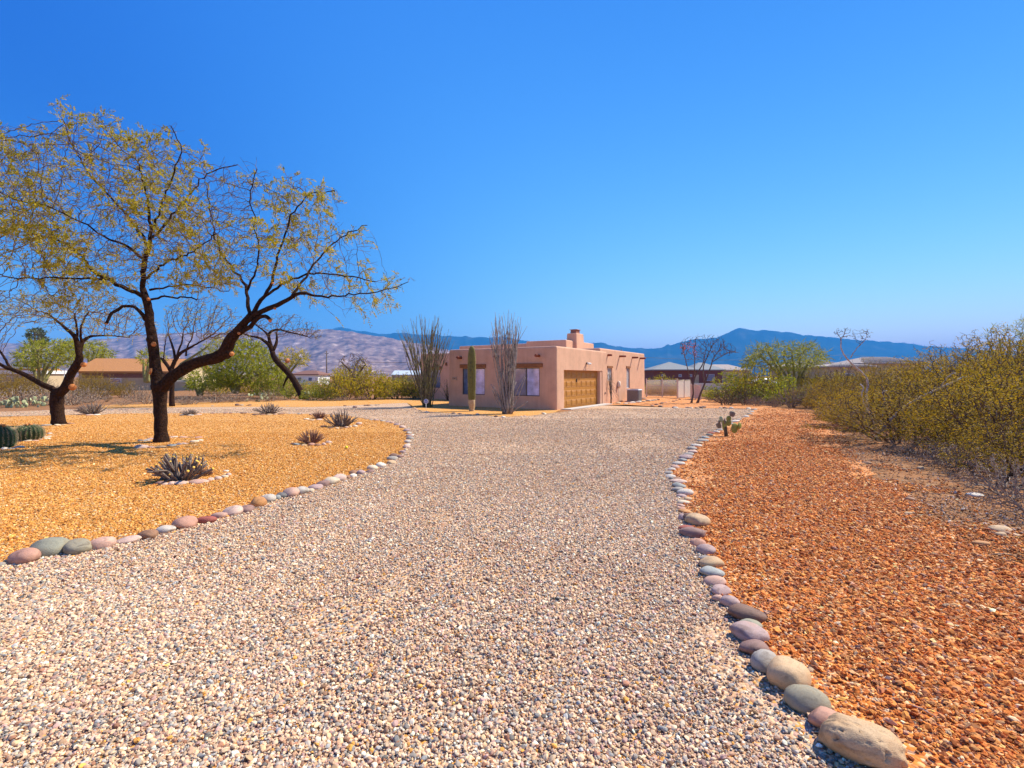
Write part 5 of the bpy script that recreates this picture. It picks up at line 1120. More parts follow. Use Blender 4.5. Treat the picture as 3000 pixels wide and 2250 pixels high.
for x, y, w, h, lab in ((70, 1188, 170, 60, 'grey brush left of the smaller mesquite'), (140, 1186, 120, 70, 'grey brush tangled behind the smaller mesquite trunk'), (215, 1186, 130, 62, 'grey brush right of the smaller mesquite trunk'), (260, 1180, 110, 50, 'grey brush in front of the orange-roofed gable'), (360, 1188, 80, 26, 'low grey brush before the tan wall'), (430, 1184, 90, 56, 'upright grey brush left of the big trunk'),
                        (400, 1178, 80, 60, 'thin tall grey brush before the tan wall'), (560, 1184, 110, 32, 'grey brush right of the slim mesquite'), (630, 1180, 120, 38, 'grey brush below the dark green palo verde'), (690, 1178, 100, 34, 'grey brush below the bright palo verde'), (790, 1176, 90, 36, 'grey brush by the roadside prickly pear'), (540, 1186, 50, 24, 'small grey tuft beside the slim mesquite'), (1060, 1172, 60, 22, 'grey tuft at the foot of the bare round mesquite'), (1000, 1174, 60, 16, 'low grey tuft before the deep green bush')):
    plant('brush', x, y, w, h, lab, BG)
for kind, ps in PROTO.items():
    for i, p in enumerate(ps):
        if (kind, i) not in used:
            for c in list(p.children): bpy.data.objects.remove(c)
            bpy.data.objects.remove(p)
# dead trunk and bleached branch in the right thicket
def bare(name, label, limbs, Y, bark, twigs, crown, n, seed, D=.1, tip=.0035, depth=.5, leafm=None):
    return photo_tree(name, label, 'dead branch', limbs, crown, Y, depth, n, D, seed, leafm, .5, .05, .03, tip, bark, twigs, None, .012)
bare('dead_branch', 'tall bleached bare branch with twin tops rising out of the thicket', [[(2572, 1280, 4.06), (2560, 1240, 3.48), (2535, 1170, 2.9), (2545, 1120, 2.9), (2535, 1100, 2.67), (2500, 1070, 2.44), (2485, 1055, 2.09), (2467, 1030, 1.86), (2462, 1012, 1.62), (2466, 990, 1.39), (2470, 985, 1.16)], [(2492, 1048, 1.51), (2505, 1025, 1.28), (2522, 1008, 1.16), (2535, 998, 0.93), (2540, 980, 0.81)], [(2560, 1240, 2.32), (2545, 1205, 2.09), (2522, 1160, 1.97), (2532, 1135, 1.74), (2520, 1125, 1.39)], [(2575, 1270, 2.32), (2590, 1195, 1.97), (2592, 1165, 1.74), (2582, 1145, 1.39), (2600, 1145, 1.04)]],
     15.5, 'twig_white', 'twig', [(2432, 972), (2450, 955), (2500, 960), (2498, 985), (2512, 970), (2535, 952), (2560, 975), (2550, 998), (2520, 1002), (2490, 995), (2470, 992), (2445, 992)], 240, 70, .09, .003)
bare('dead_branch', 'crooked dark dead trunk leaning in the grey brush', [[(2322, 1194, 6), (2328, 1165, 5), (2336, 1150, 4.6), (2348, 1135, 4), (2352, 1105, 3)], [(2336, 1150, 3), (2325, 1140, 2)], [(2360, 1150, 2), (2368, 1125, 2), (2362, 1105, 1.6)]], 37, 'bark', 'twig_grey', [(2330, 1110), (2375, 1100), (2385, 1150), (2340, 1160)], 60, 71, .2, .006)
bare('dead_branch', 'long fallen grey branch lying under the creosote at the right', [[(2660, 1352, 4), (2760, 1335, 4.5), (2850, 1310, 5), (2930, 1275, 6), (3060, 1262, 8)], [(2850, 1310, 3), (2800, 1300, 2.4), (2740, 1305, 1.8)]], 11.6, 'twig_grey', 'twig_white', [(2660, 1350), (2760, 1290), (2950, 1250), (3000, 1300), (2800, 1350)], 160, 72, .11, .004)
bare('dead_branch', 'pale curved dead branch high in the right thicket', [[(2560, 1290, 4), (2620, 1215, 4), (2690, 1165, 3.6), (2750, 1140, 3.4), (2810, 1110, 3), (2840, 1100, 2.4)], [(2750, 1140, 2), (2780, 1100, 1.8), (2800, 1092, 1.4)]], 13.6, 'twig_white', 'twig', [(2640, 1150), (2800, 1080), (2850, 1100), (2700, 1180)], 60, 73, .12, .004)
bare('dead_branch', 'dark fallen tangle of branches at the right edge of the bare dirt', [[(2915, 1445, 3), (2925, 1405, 4), (2960, 1390, 6), (3040, 1360, 8)], [(2945, 1450, 3), (2950, 1400, 3), (2985, 1380, 3)], [(2900, 1470, 3), (2960, 1425, 3), (3010, 1420, 4)]], 7.6, 'bark', 'twig', [(2850, 1470), (2900, 1390), (3040, 1330), (3060, 1420), (2950, 1460)], 130, 74, .07, .003, .3)

# ---- cacti
def ribbed(mb, prof, ribs, depth, k=None, mi=0):
    """ribbed column: profile (z, r)"""
    k = k or ribs * 4; t = np.arange(k) / k * 2 * np.pi; V = []
    for z, r_ in prof:
        rr = r_ * (1 - depth * (.5 - .5 * np.cos(t * ribs))); V.append(np.stack([np.cos(t) * rr, np.sin(t) * rr, np.full(k, z)], 1))
    n = len(prof); Fc = [(i * k + a, i * k + (a + 1) % k, (i + 1) * k + (a + 1) % k, (i + 1) * k + a) for i in range(n - 1) for a in range(k)]
    return mb.add(np.concatenate(V), Fc, mi)
gx_, gy_ = G(1382, 1205)
sg_ = empty('saguaro_cactus', (gx_, gy_, 0), 0, 'single upright saguaro column with a corky tan base before the house window', 'cactus')
pr = [(.45, .155), (.6, .175), (1.0, .19), (1.8, .205), (2.5, .20), (2.85, .18), (3.05, .15), (3.17, .11), (3.24, .06), (3.27, .01)]
ribbed(MB(), smooth_poly(pr, 2), 17, .22).build('stem', M['sag'], sg_)
cb = MB(); rg = np.random.default_rng(4); cb.tube([(0, 0, -.05), (.0, 0, .1), (.01, 0, .25), (0, 0, .42), (.0, 0, .58)], [.125, .13, .15, .185, .172], 22, 0, False, .035, rg); cb.build('corky_base', M['cork'], sg_)
sp = MB(); n = 17 * 46; a = np.repeat(np.arange(17) / 17 * 2 * np.pi, 46); z = np.tile(np.linspace(.6, 3.15, 46), 17); rr = np.interp(z, [q[0] for q in pr], [q[1] for q in pr])
p0 = np.stack([np.cos(a) * rr, np.sin(a) * rr, z], 1)
for q in range(3): d = rand_dir(rg, n) * .6 + np.stack([np.cos(a), np.sin(a), 0 * a], 1); sp.leaves(p0, d, rand_dir(rg, n), .035, .006)
sp.build('spines', M['spine'], sg_, False)
hb_ = MB()
for z in (2.05, 1.7, 2.4): hb_.tube([(-.03, -.17, z), (-.03, -.205, z)], [.03, .028], 8)
hb_.build('woodpecker_hole', M['black'], sg_)
def barrel(px, py, wpx, hpx, label, seed):
    x, Y = G(px, py); w, h = wpx / F * Y / 2, hpx / F * Y; rg = np.random.default_rng(seed)
    o = empty('barrel_cactus', (x, Y, 0), 0, label, 'cactus', 'barrel cacti at the left')
    prof = [(-.02, w * .72), (h * .12, w * .9), (h * .35, w), (h * .6, w * .97), (h * .8, w * .8), (h * .93, w * .5), (h * .985, w * .22), (h * .97, .01)]
    ribbed(MB(), smooth_poly(prof, 2), 20, .2).build('body', M['barrel'], o)
    n_ = 26; a = np.repeat(np.arange(20) / 20 * 2 * np.pi, n_); z = np.tile(np.linspace(.05, h * .97, n_), 20); rr = np.interp(z, [q[0] for q in prof[:-1]], [q[1] for q in prof[:-1]])
    p0 = np.stack([np.cos(a) * rr, np.sin(a) * rr, z], 1); s_ = MB(); nr = np.stack([np.cos(a), np.sin(a), .4 + 0 * a], 1)
    for q in range(5): s_.leaves(p0, rand_dir(rg, len(a)) * .8 + nr, rand_dir(rg, len(a)), .05, .006)
    s_.build('spines', M['spine'], o, False)
    for i in range(9):
        t = rg.uniform(0, 6.28); q = w * rg.uniform(.15, .35); MB().tube([(math.cos(t) * q, math.sin(t) * q, h * .95), (math.cos(t) * q, math.sin(t) * q, h * 1.06)], [.022, .03], 7).build('fruit', M['flower'], o)
    return o
barrel(84, 1290, 66, 46, 'whole barrel cactus with a ring of orange fruit, sitting among white stones', 1)
barrel(3, 1313, 66, 66, 'taller barrel cactus cut by the left picture edge', 2)
def pad_mesh(w, h, t=.03, seed=0):
    b_ = MB(); k, n = 18, 9; V = []
    for i in range(n + 1):
        ph = math.pi * i / n; z = h / 2 * (1 - math.cos(ph)); r_ = math.sin(ph) ** .8 * w / 2 * (.82 + .3 * i / n)
        V += [(math.cos(a) * r_, math.sin(a) * min(t, r_ * .5) * math.sin(ph) ** .3, z) for a in np.arange(k) / k * 2 * np.pi]
    b_.add(V, [(i * k + a, i * k + (a + 1) % k, (i + 1) * k + (a + 1) % k, (i + 1) * k + a) for i in range(n) for a in range(k)])
    return b_
kx, ky = G(2127.5, 1279); ks = .2939 * ky / F
pp = empty('prickly_pear', (kx, ky, 0), 0, 'young prickly pear with flat oval pads beside the right stone border', 'cactus')
MB().tube([(0, 0, -.03), (-.005, 0, .1), (-.02, .0, .25), (-.01, 0, .30)], [.055, .05, .05, .03], 10, 0, True, .06, np.random.default_rng(1)).build('woody_base', M['pad_stem'], pp)
for (cx_, cy_, w, h, tl, yaw, dy, mt) in ((1018, 1250, 92, 100, 14, 20, -.03, 'pad'), (1060, 1202, 66, 66, 42, 35, -.05, 'pad'), (932, 1232, 48, 112, -4, -40, 0, 'pad'), (966, 1180, 48, 62, 4, -20, -.02, 'pad'), (970, 1138, 54, 60, 4, 10, 0, 'pad'), (1000, 1088, 62, 58, 12, 0, 0, 'pad_dry'), (905, 1145, 40, 64, -16, -50, .02, 'pad_pale'), (927, 1165, 34, 66, 2, 60, -.03, 'pad_dry'), (885, 1165, 32, 46, -20, 40, .02, 'pad_dry'), (893, 1205, 50, 58, -24, -20, .06, 'pad_dry')):
    m_ = pad_mesh(w * ks, h * ks).build('pad', M[mt], pp); m_.location = ((cx_ - 945) * ks, dy, (1285 - cy_) * ks); m_.rotation_euler = (R(-4), R(tl), R(yaw))
PADM = [pad_mesh(w_, .22, .022).mesh('pad') for w_ in (.15, .18, .21)]
def pear_clump(px, py, n, spread, label, seed, mt='pad_pale'):
    rg = np.random.default_rng(seed); x, Y = G(px, py)
    o = empty('prickly_pear', (x, Y, 0), 0, label, 'cactus', 'prickly pears along the far drive')
    for i in range(n):
        p_ = bpy.data.objects.new('pad', PADM[i % 3]); C.objects.link(p_); p_.parent = o
        if not PADM[i % 3].materials: PADM[i % 3].materials.append(M[mt])
        p_.location = (rg.normal(0, spread), rg.normal(0, spread * .5), max(0, rg.choice([0, .15, .3, .42])) - .03); p_.rotation_euler = (rg.normal(0, .3), rg.normal(0, .4), rg.uniform(0, 6.28))
        k = rg.uniform(.75, 1.25); p_.scale = (k, k, k)
    return o
for i, (px, py, n, sp_, lab) in enumerate(((18, 1194, 26, .5, 'pale prickly pear patch at the far left edge of the drive'), (60, 1194, 20, .4, 'pale prickly pear patch right of the far left one'), (112, 1190, 16, .35, 'pale prickly pear patch left of the smaller mesquite trunk'), (742, 1177, 9, .3, 'small flat prickly pear left of the roadside one'), (776, 1176, 12, .25, 'taller roadside prickly pear beside the grey brush'), (906, 1170, 7, .15, 'small pale prickly pear right of the leaning trunk foot'), (1216, 1168, 8, .15, 'small prickly pear left behind the big ocotillo'), (2112, 1172, 9, .25, 'small pale prickly pear behind the twin-trunk tree'))):
    pear_clump(px, py, n, sp_, lab, i)
def ocotillo(px, py, tops, n, hpx, label, seed, matn, forks, lowfan, yellow):
    x, Y = G(px, py); rg = np.random.default_rng(seed); k = Y / F
    o = empty('ocotillo', (x, Y, 0), 0, label, 'ocotillo')
    cb = MB(); lv = MB(); lp, ld = [], []
    for i in range(n):
        a = rg.uniform(0, 6.28); u = rg.random()
        tx = rg.uniform(tops[0], tops[1]); hh = hpx * rg.uniform(.72, 1.0) * (1 - .10 * abs((tx - (tops[0] + tops[1]) / 2) / (tops[1] - tops[0]) * 2) ** 2); ty = rg.normal(0, .22) * (tops[1] - tops[0]) * k
        end = np.array([tx * k, ty, hh * k]); st_ = np.array([rg.normal(0, .09) + np.sign(tx) * .08, rg.normal(0, .09), -.03]); bend = rg.normal(0, .05, 3) * [1, 1, 0] * hh * k * .5
        t = np.linspace(0, 1, 12)[:, None]; pts = st_ + (end - st_) * t ** np.array([1.12, 1.12, .96]) + bend * np.sin(t * np.pi) + np.cumsum(rg.normal(0, .011, (12, 3)), 0)
        cb.tube(pts, np.linspace(.028, .008, 12) * rg.uniform(.8, 1.2), 6, 0, True, .12, rg)
        if rg.random() < forks:
            for q in range(rg.integers(1, 4)):
                j = rg.integers(5, 9); d = (pts[-1] - pts[j]); e = pts[j] + d * rg.uniform(.6, 1.05) + rg.normal(0, .16, 3) * [1, 1, .2]; tt = np.linspace(0, 1, 7)[:, None]
                cb.tube(pts[j] + (e - pts[j]) * tt + np.cumsum(rg.normal(0, .012, (7, 3)), 0), np.linspace(.016, .006, 7), 5, 0, True, .1, rg)
        for q in range(int(26 * yellow)):
            f_ = rg.uniform(.1, .62); p_ = pts[int(f_ * 11)] + (pts[min(11, int(f_ * 11) + 1)] - pts[int(f_ * 11)]) * rg.random(); lp.append(p_ + rg.normal(0, .012, 3)); ld.append(rg.normal(0, 1, 3))
    for i in range(lowfan):
        sgn = rg.choice([-1, 1]); e = np.array([sgn * rg.uniform(.3, .85), rg.normal(0, .3), rg.uniform(.5, 1.7)]); t = np.linspace(0, 1, 7)[:, None]
        cb.tube([rg.normal(0, .1), rg.normal(0, .1), 0] + e * t + np.cumsum(rg.normal(0, .015, (7, 3)), 0), np.linspace(.026, .012, 7), 6, 0, True, .12, rg)
    cb.build('canes', M[matn], o)
    if lp: lv.leaves(np.array(lp), np.array(ld), rand_dir(rg, len(lp)), .05, .03); lv.build('leaves', M['leaf_oco'], o, False)
    return o
ocotillo(1486, 1213, (-52, 42), 44, 312, 'greyish ocotillo with upright crowded canes between the two house windows', 3, 'cane', .45, 12, 0)
ocotillo(1250, 1193, (-82, 78), 66, 275, 'wide vase-shaped ocotillo with yellow-green canes behind the yard sign', 6, 'cane_dk', .8, 4, 1)
# pruned clumps on the island
clumps = []
def clump(px, py, wpx, hpx, n, label, seed, matn='stub', thick=.016, cut=False, grp='pruned shrub stubs on the island'):
    x, Y = G(px, py); w, h = wpx / F * Y / 2, hpx / F * Y; rg = np.random.default_rng(seed)
    o = empty('pruned_shrub', (x, Y, 0), 0, label, 'pruned shrub', grp); b_ = MB(); c_ = MB()
    for i in range(n):
        a = rg.uniform(0, 6.28); rr = rg.random() ** .6; e = np.array([math.cos(a) * rr * w, math.sin(a) * rr * w * .8, h * (1.02 - .62 * rr ** 2) * rg.uniform(.72, 1.05)])
        s_ = np.array([math.cos(a) * w * .28 * rg.random(), math.sin(a) * w * .25 * rg.random(), -.02]); t = np.linspace(0, 1, 5)[:, None]
        pts = s_ + (e - s_) * t + np.cumsum(rg.normal(0, h * .018, (5, 3)), 0); r0 = thick * rg.uniform(.7, 1.3)
        b_.tube(pts, np.linspace(r0, r0 * .75, 5), 6, 0, True, .1, rg)
        if rg.random() < .35:
            j = 2; e2 = pts[j] + (pts[-1] - pts[j]) * rg.uniform(.6, 1.0) + rg.normal(0, w * .16, 3); b_.tube([pts[j], (pts[j] + e2) / 2, e2], [r0 * .7, r0 * .65, r0 * .6], 5)
        if cut: d = pts[-1] - pts[-2]; d /= np.linalg.norm(d); c_.tube([pts[-1] - d * .004, pts[-1] + d * .006], r0 * .80, 8)
    b_.build('stems', M[matn], o)
    if cut: c_.build('cut_ends', M['cut_y'], o)
    return o
clump(530, 1408, 176, 92, 46, 'largest pruned shrub, thick grey stubs with yellow cut ends, nearest on the island', 1, 'stub', .021, True)
clump(911, 1300, 88, 44, 90, 'reddish fine-stemmed pruned shrub right of the big stubby one', 2, 'stub_r', .008)
clump(999, 1250, 98, 50, 46, 'dark branching pruned shrub near the far right curve of the border', 3, 'stub', .017)
clump(935, 1227, 58, 22, 80, 'low reddish pruned shrub just left behind the dark branching one', 4, 'stub_r', .009)
clump(788, 1213, 92, 32, 50, 'wide pruned shrub before the far drive, right of the big trunk', 5, 'stub', .018)
clump(557, 1217, 60, 19, 60, 'small grey pruned shrub right beside the big trunk', 6, 'stub', .010)
clump(272, 1214, 94, 36, 70, 'wide greenish pruned shrub right of the smaller mesquite trunk', 7, 'stub', .014)
# the dried tuft beside the big clump, and the vine by the garage-side window
o = clump(598, 1395, 62, 26, 60, 'orange-brown dried tuft inside the ring of the largest pruned shrub', 8, 'stub_r', .005, False, 'dried tufts'); o['category'] = 'dry tuft'
vx, vy, _ = hw(.16, 7.35)
vn = empty('dry_vine', (vx, vy, 0), 0, 'dead vine on a dark stake leaning by the narrow garage-side window', 'dead vine')
MB().tube([(0, 0, -.05), (.01, 0, .35), (0, 0, .78)], [.045, .04, .05], 8).build('stake', M['black'], vn)
rg = np.random.default_rng(9); b_ = MB()
for i in range(26):
    t = np.linspace(0, 1, 9)[:, None]; e = np.array([rg.normal(-.05, .10), rg.normal(0, .06), rg.uniform(1.2, 2.15)]); q = np.array([0, 0, .7]) + (e - [0, 0, .7]) * t + np.cumsum(rg.normal(0, .025, (9, 3)), 0); b_.tube(q, np.linspace(.013, .006, 9), 4)
for i in range(10):
    t = np.linspace(0, 1, 8)[:, None]; q = np.array([rg.normal(0, .05), 0, rg.uniform(.8, 1.5)]) + np.array([rg.uniform(.05, .45), rg.normal(0, .1), rg.uniform(-.7, -.1)]) * t + np.cumsum(rg.normal(0, .02, (8, 3)), 0); b_.tube(q, .009, 4)
b_.build('vine_stems', M['twig_grey'], vn)
o = brush[0] if False else None
bz = empty('small_bush', (*G(1311, 1173)[:2], 0), 0, 'small yellowish bare bush at the inner corner of the house', 'bush'); b_ = MB(); rg = np.random.default_rng(2); lv = MB(); lp = []
for i in range(22):
    e = np.array([rg.normal(0, .32), rg.normal(0, .25), rg.uniform(.5, 1.6)]); t = np.linspace(0, 1, 8)[:, None]; q = e * t + np.cumsum(rg.normal(0, .03, (8, 3)), 0); b_.tube(q, np.linspace(.014, .005, 8), 4); lp += list(q[3:])
b_.build('stems', M['twig'], bz); lp = np.array(lp); lv.leaves(lp, rand_dir(rg, len(lp)), rand_dir(rg, len(lp)), .07, .04); lv.build('foliage', M['leaf_gold'], bz, False)

# ------------------------------------------------------------------ stones
def stone_mesh(seed, sub=3):
    bm = bmesh.new(); bmesh.ops.create_icosphere(bm, subdivisions=sub, radius=0.5)
    rg = np.random.default_rng(seed); ax = rand_dir(rg, 5); of = rg.uniform(.30, .46, 5)
    V = np.array([v.co[:] for v in bm.verts]); sg1 = rg.uniform(.1, .5)
    for a, o_ in zip(ax, of):                               # soft flattened faces
        d = V @ a - o_; V -= np.where(d > 0, d * .62, 0)[:, None] * a
    n1 = fbm(V[:, 0] * 1.6 + seed, V[:, 1] * 1.6 + V[:, 2] * 1.3, seed, 3) - .5 + .22 * (fbm(V[:, 0] * 5 + seed, V[:, 1] * 5 + V[:, 2] * 4, seed + 4, 3) - .5)
    V *= (1 + .30 * n1)[:, None]; V[:, 0] *= 1 + .18 * V[:, 1] * sg1 * 2
    V[:, 2] = np.where(V[:, 2] < -.25, -.25 + (V[:, 2] + .25) * .4, V[:, 2])
    V /= np.ptp(V, axis=0)
    for v, c in zip(bm.verts, V): v.co = c
    me = bpy.data.meshes.new('stone'); bm.to_mesh(me); bm.free(); me.materials.append(M['stone'])
    for p in me.polygons: p.use_smooth = True
    return me
SM = [stone_mesh(s_, 3) for s_ in range(12)]
ORD = ['first', 'second', 'third', 'fourth', 'fifth', 'sixth', 'seventh', 'eighth', 'ninth', 'tenth', 'eleventh', 'twelfth', 'thirteenth', 'fourteenth', 'fifteenth', 'sixteenth', 'seventeenth', 'eighteenth', 'nineteenth']
def ordinal(n):
    if n <= 19: return ORD[n - 1]
    tens = {2: ('twentieth', 'twenty'), 3: ('thirtieth', 'thirty'), 4: ('fortieth', 'forty'), 5: ('fiftieth', 'fifty'), 6: ('sixtieth', 'sixty'), 7: ('seventieth', 'seventy')}[n // 10]
    return tens[0] if n % 10 == 0 else tens[1] + '-' + ORD[n % 10 - 1]
srg = np.random.default_rng(12)
def stone(px, py, w, h, colour, label, group, i=None, tilt=None, hfac=None, name='river_stone'):
    x, Y = G(px, py + h * .22); ww = w / F * Y; ang = (py - HY) / F
    hh = min(max(h / F * Y * .80, ww * .22), ww * .75); dep = min(max(ww * .72, .5 * h / F * Y / max(ang, .12)), ww * 1.0)
    i = srg.integers(0, len(SM)) if i is None else i
    o = bpy.data.objects.new(name, SM[i]); C.objects.link(o)
    o.scale = (ww * 1.04, dep, hh * 1.12); o.location = (x, Y + dep * .15, hh * .31)
    o.rotation_euler = (srg.normal(0, .05), srg.normal(0, .07) if tilt is None else tilt, srg.normal(0, .3))
    c = np.array(PAL[colour]) * srg.uniform(.9, 1.1); o.color = (*c, 1)
    return tag(o, label, 'stone', group)
def sizew(w, h, Y):
    s_ = w / F * Y; f = 'flat ' if h / w < .42 else ('round ' if h / w > .66 else '')
    return ('big ' if s_ > .30 else 'small ' if s_ < .15 else '') + f
for k_, (x, y, w, h, c) in enumerate(left):
    stone(x, y, w, h, c, f'{sizew(w, h, G(x, y)[1])}{c} stone in the left driveway border, {ordinal(k_ + 1)} from its near end', 'stones of the left driveway border', tilt=-.12 if k_ < 25 else None)
for k_, (x, y, w, h, c) in enumerate(right):
    if k_ == 0: lab = 'big pitted tan boulder ending the right driveway border at the bottom of the picture'
    else: lab = f'{sizew(w, h, G(x, y)[1])}{c} stone in the right driveway border, {ordinal(k_ + 1)} from its near end'
    o = stone(x, y, w, h, c, lab, 'stones of the right driveway border', tilt=.10 if 0 < k_ < 12 else None)
    if k_ == 0:
        me = stone_mesh(40, 5); V = np.array([v.co[:] for v in me.vertices])
        n_ = fbm(V[:, 0] * 3 + 5, V[:, 1] * 3 + V[:, 2] * 2, 3, 4) - .5; pit = np.clip(fbm(V[:, 0] * 14, V[:, 1] * 14 + V[:, 2] * 9, 6, 2) - .66, 0, 1)
        V *= (1 + .20 * n_ - .55 * pit)[:, None]; me.vertices.foreach_set('co', V.ravel()); me.update(); o.data = me; o.rotation_euler = (0, .12, -.35)
# rows along the far edges (small in the picture)
def row(pts, n, wr, label, group, cols, seed):
    rg = np.random.default_rng(seed); pts = np.array(pts, float); t = np.sort(rg.random(n)); s_ = np.linspace(0, 1, len(pts))
    for k_, u in enumerate(t):
        x, y = np.interp(u, s_, pts[:, 0]), np.interp(u, s_, pts[:, 1]) + rg.normal(0, .5); w = rg.uniform(*wr)
        c = cols[rg.integers(0, len(cols))]
        stone(x, y, w, w * rg.uniform(.3, .5), c, f'{c} stone {label}, {ordinal(k_ + 1)} from the left', group)
row([(1905, 1189), (1960, 1193.5), (2040, 1195), (2110, 1195.5), (2215, 1197)], 17, (7, 17), 'in the row before the twin-trunk tree', 'stones edging the side bed', ['brown', 'dark brown', 'white', 'purple brown', 'tan', 'pale grey'], 1)
row([(600, 1211), (700, 1210), (800, 1212), (920, 1213), (1010, 1217)], 14, (6, 13), 'on the far edge of the orange island', 'stones on the far edge of the island', ['dark brown', 'brown', 'grey', 'purple brown'], 2)
row([(0, 1220), (110, 1217), (200, 1216), (330, 1213)], 8, (6, 12), 'along the far drive at the left', 'stones along the far drive', ['brown', 'grey', 'dark brown'], 3)
row([(1790, 1184), (1815, 1181), (1835, 1182), (1870, 1178), (1900, 1174), (1930, 1171)], 22, (6, 17), 'strewn round the air conditioner foot', 'stones strewn along the garage-side wall', ['white', 'grey', 'tan', 'dark brown', 'pale pink'], 4)
row([(1920, 1187), (1945, 1180), (1975, 1175), (1992, 1171)], 12, (5, 12), 'in the low row leading to the picket gate', 'stones leading to the gate', ['brown', 'tan', 'white', 'dark brown'], 5)
row([(1210, 1195), (1240, 1207), (1330, 1212), (1400, 1215), (1470, 1222), (1530, 1220), (1600, 1211)], 26, (5, 13), 'edging the bed before the house front', 'stones edging the house front bed', ['white', 'tan', 'dark brown', 'pink', 'pale grey'], 6)
row([(620, 1190), (700, 1188), (760, 1189), (1000, 1190), (1080, 1188), (1140, 1184)], 12, (5, 12), 'along the far side of the drive', 'stones on the far side of the drive', ['brown', 'grey', 'dark brown'], 7)
stone(1039, 1193, 13, 8, 'purple brown', 'single rounded brown rock standing at the far drive edge', 'rocks by the far drive'); stone(694, 1187, 12, 9, 'dark brown', 'dark single rock on the far orange strip', 'rocks by the far drive')
stone(1885, 1169, 20, 8, 'brown', 'flat brown rock right of the air conditioner', 'rocks by the far drive'); stone(2062, 1193, 14, 7, 'dark brown', 'dark reddish rock before the twin-trunk tree', 'rocks by the far drive')
def ring(items, what, group):
    what = what.replace('the ', '', 1) if len(what) > 24 else what
    for k_, (x, y, w, h, c) in enumerate(items): stone(x, y, w, h, c, f'{sizew(w, h, G(x, y)[1])}{c} stone in ring {what}, {ordinal(k_ + 1)} from left', group)
z4 = lambda L_: zc(L_, 400, 1280, .1447)
ring(z4([(455, 945, 165, 80, 'purple brown'), (505, 850, 90, 120, 'slate'), (545, 965, 150, 75, 'pale pink'), (700, 955, 160, 90, 'pale pink'), (895, 945, 300, 85, 'pale pink'), (1230, 930, 370, 62, 'pink'), (1490, 880, 130, 85, 'pale pink'), (1635, 852, 140, 100, 'pale pink'), (1775, 815, 140, 85, 'cream'), (1850, 775, 110, 85, 'pale pink'), (1810, 700, 110, 50, 'white')]), 'round the largest pruned shrub', 'ring round the largest pruned shrub')
ring(z4([(60, 85, 100, 60, 'slate'), (180, 80, 140, 50, 'grey'), (270, 45, 120, 40, 'mauve'), (80, 215, 280, 62, 'pale pink'), (290, 215, 130, 45, 'mauve'), (460, 222, 230, 30, 'tan'), (700, 180, 170, 55, 'blue grey'), (845, 155, 120, 55, 'pale pink'), (960, 140, 130, 40, 'pale pink'), (1160, 100, 160, 70, 'cream'), (1280, 75, 110, 40, 'white'), (740, 8, 150, 32, 'pale pink'), (940, 12, 150, 36, 'pink'), (1080, 18, 110, 36, 'brown'), (1240, 15, 150, 40, 'dusty pink')]), 'round the big mesquite trunk', 'ring round the big mesquite trunk')
z3 = lambda L_: zc(L_, 600, 900, .2938)
ring(z3([(880, 1365, 60, 25, 'brown'), (917, 1372, 65, 28, 'blue grey'), (985, 1377, 55, 22, 'tan'), (1060, 1373, 66, 36, 'dusty pink'), (1125, 1378, 64, 32, 'brown'), (1183, 1370, 40, 42, 'pale pink'), (1230, 1350, 62, 34, 'pale pink')]), 'round the reddish shrub', 'ring round the reddish pruned shrub')
ring(z3([(1180, 1192, 60, 24, 'brown'), (1250, 1205, 60, 20, 'dark brown'), (1318, 1208, 36, 18, 'cream'), (1362, 1208, 40, 18, 'brown'), (1410, 1200, 40, 24, 'pale pink'), (1450, 1193, 28, 22, 'cream'), (1495, 1188, 50, 26, 'white'), (1535, 1165, 60, 34, 'pale pink')]), 'round the dark branching shrub', 'ring round the dark branching shrub')
ring(z3([(1010, 1118, 56, 16, 'white'), (1065, 1128, 66, 14, 'tan'), (1140, 1122, 60, 14, 'pale pink')]), 'before the low reddish shrub', 'ring before the low reddish shrub')
ring(z3([(500, 1074, 60, 16, 'dark brown'), (570, 1074, 60, 14, 'brown'), (640, 1072, 60, 14, 'tan'), (700, 1070, 40, 14, 'pale pink'), (755, 1066, 60, 18, 'brown')]), 'before the wide shrub near the drive', 'ring before the wide shrub')
z2 = lambda L_: zc(L_, 0, 900, .3165)
ring(z2([(1690, 1000, 60, 14, 'grey'), (1760, 1002, 60, 12, 'white'), (1830, 996, 56, 14, 'pale pink')]), 'before the small grey shrub by the trunk', 'ring before the small grey shrub')
ring(z2([(745, 996, 60, 14, 'brown'), (820, 1000, 60, 14, 'pale pink'), (890, 998, 56, 12, 'white'), (950, 994, 50, 12, 'tan')]), 'before the greenish shrub', 'ring before the greenish shrub')
ring(z2([(420, 1095, 80, 22, 'grey'), (470, 1090, 60, 18, 'tan'), (530, 1093, 56, 18, 'cream'), (580, 1090, 50, 16, 'tan'), (640, 1080, 70, 14, 'brown')]), 'before the smaller mesquite trunk', 'ring before the smaller mesquite')
zb = lambda L_: zc(L_, 0, 1220, .1575)
ring(zb([(60, 605, 96, 58, 'white'), (190, 605, 130, 30, 'blue grey'), (235, 455, 80, 36, 'tan'), (250, 412, 92, 40, 'white'), (265, 378, 110, 40, 'pale grey'), (330, 580, 170, 52, 'pale grey'), (335, 460, 140, 28, 'pale pink'), (235, 548, 90, 40, 'pink'), (490, 458, 135, 38, 'cream'), (640, 458, 130, 26, 'pink'), (745, 432, 90, 36, 'pink'), (800, 385, 80, 40, 'pale pink'), (860, 415, 120, 30, 'white'), (890, 378, 100, 28, 'white'), (915, 325, 75, 46, 'pale grey')]), 'round the barrel cacti', 'stones round the barrel cacti')
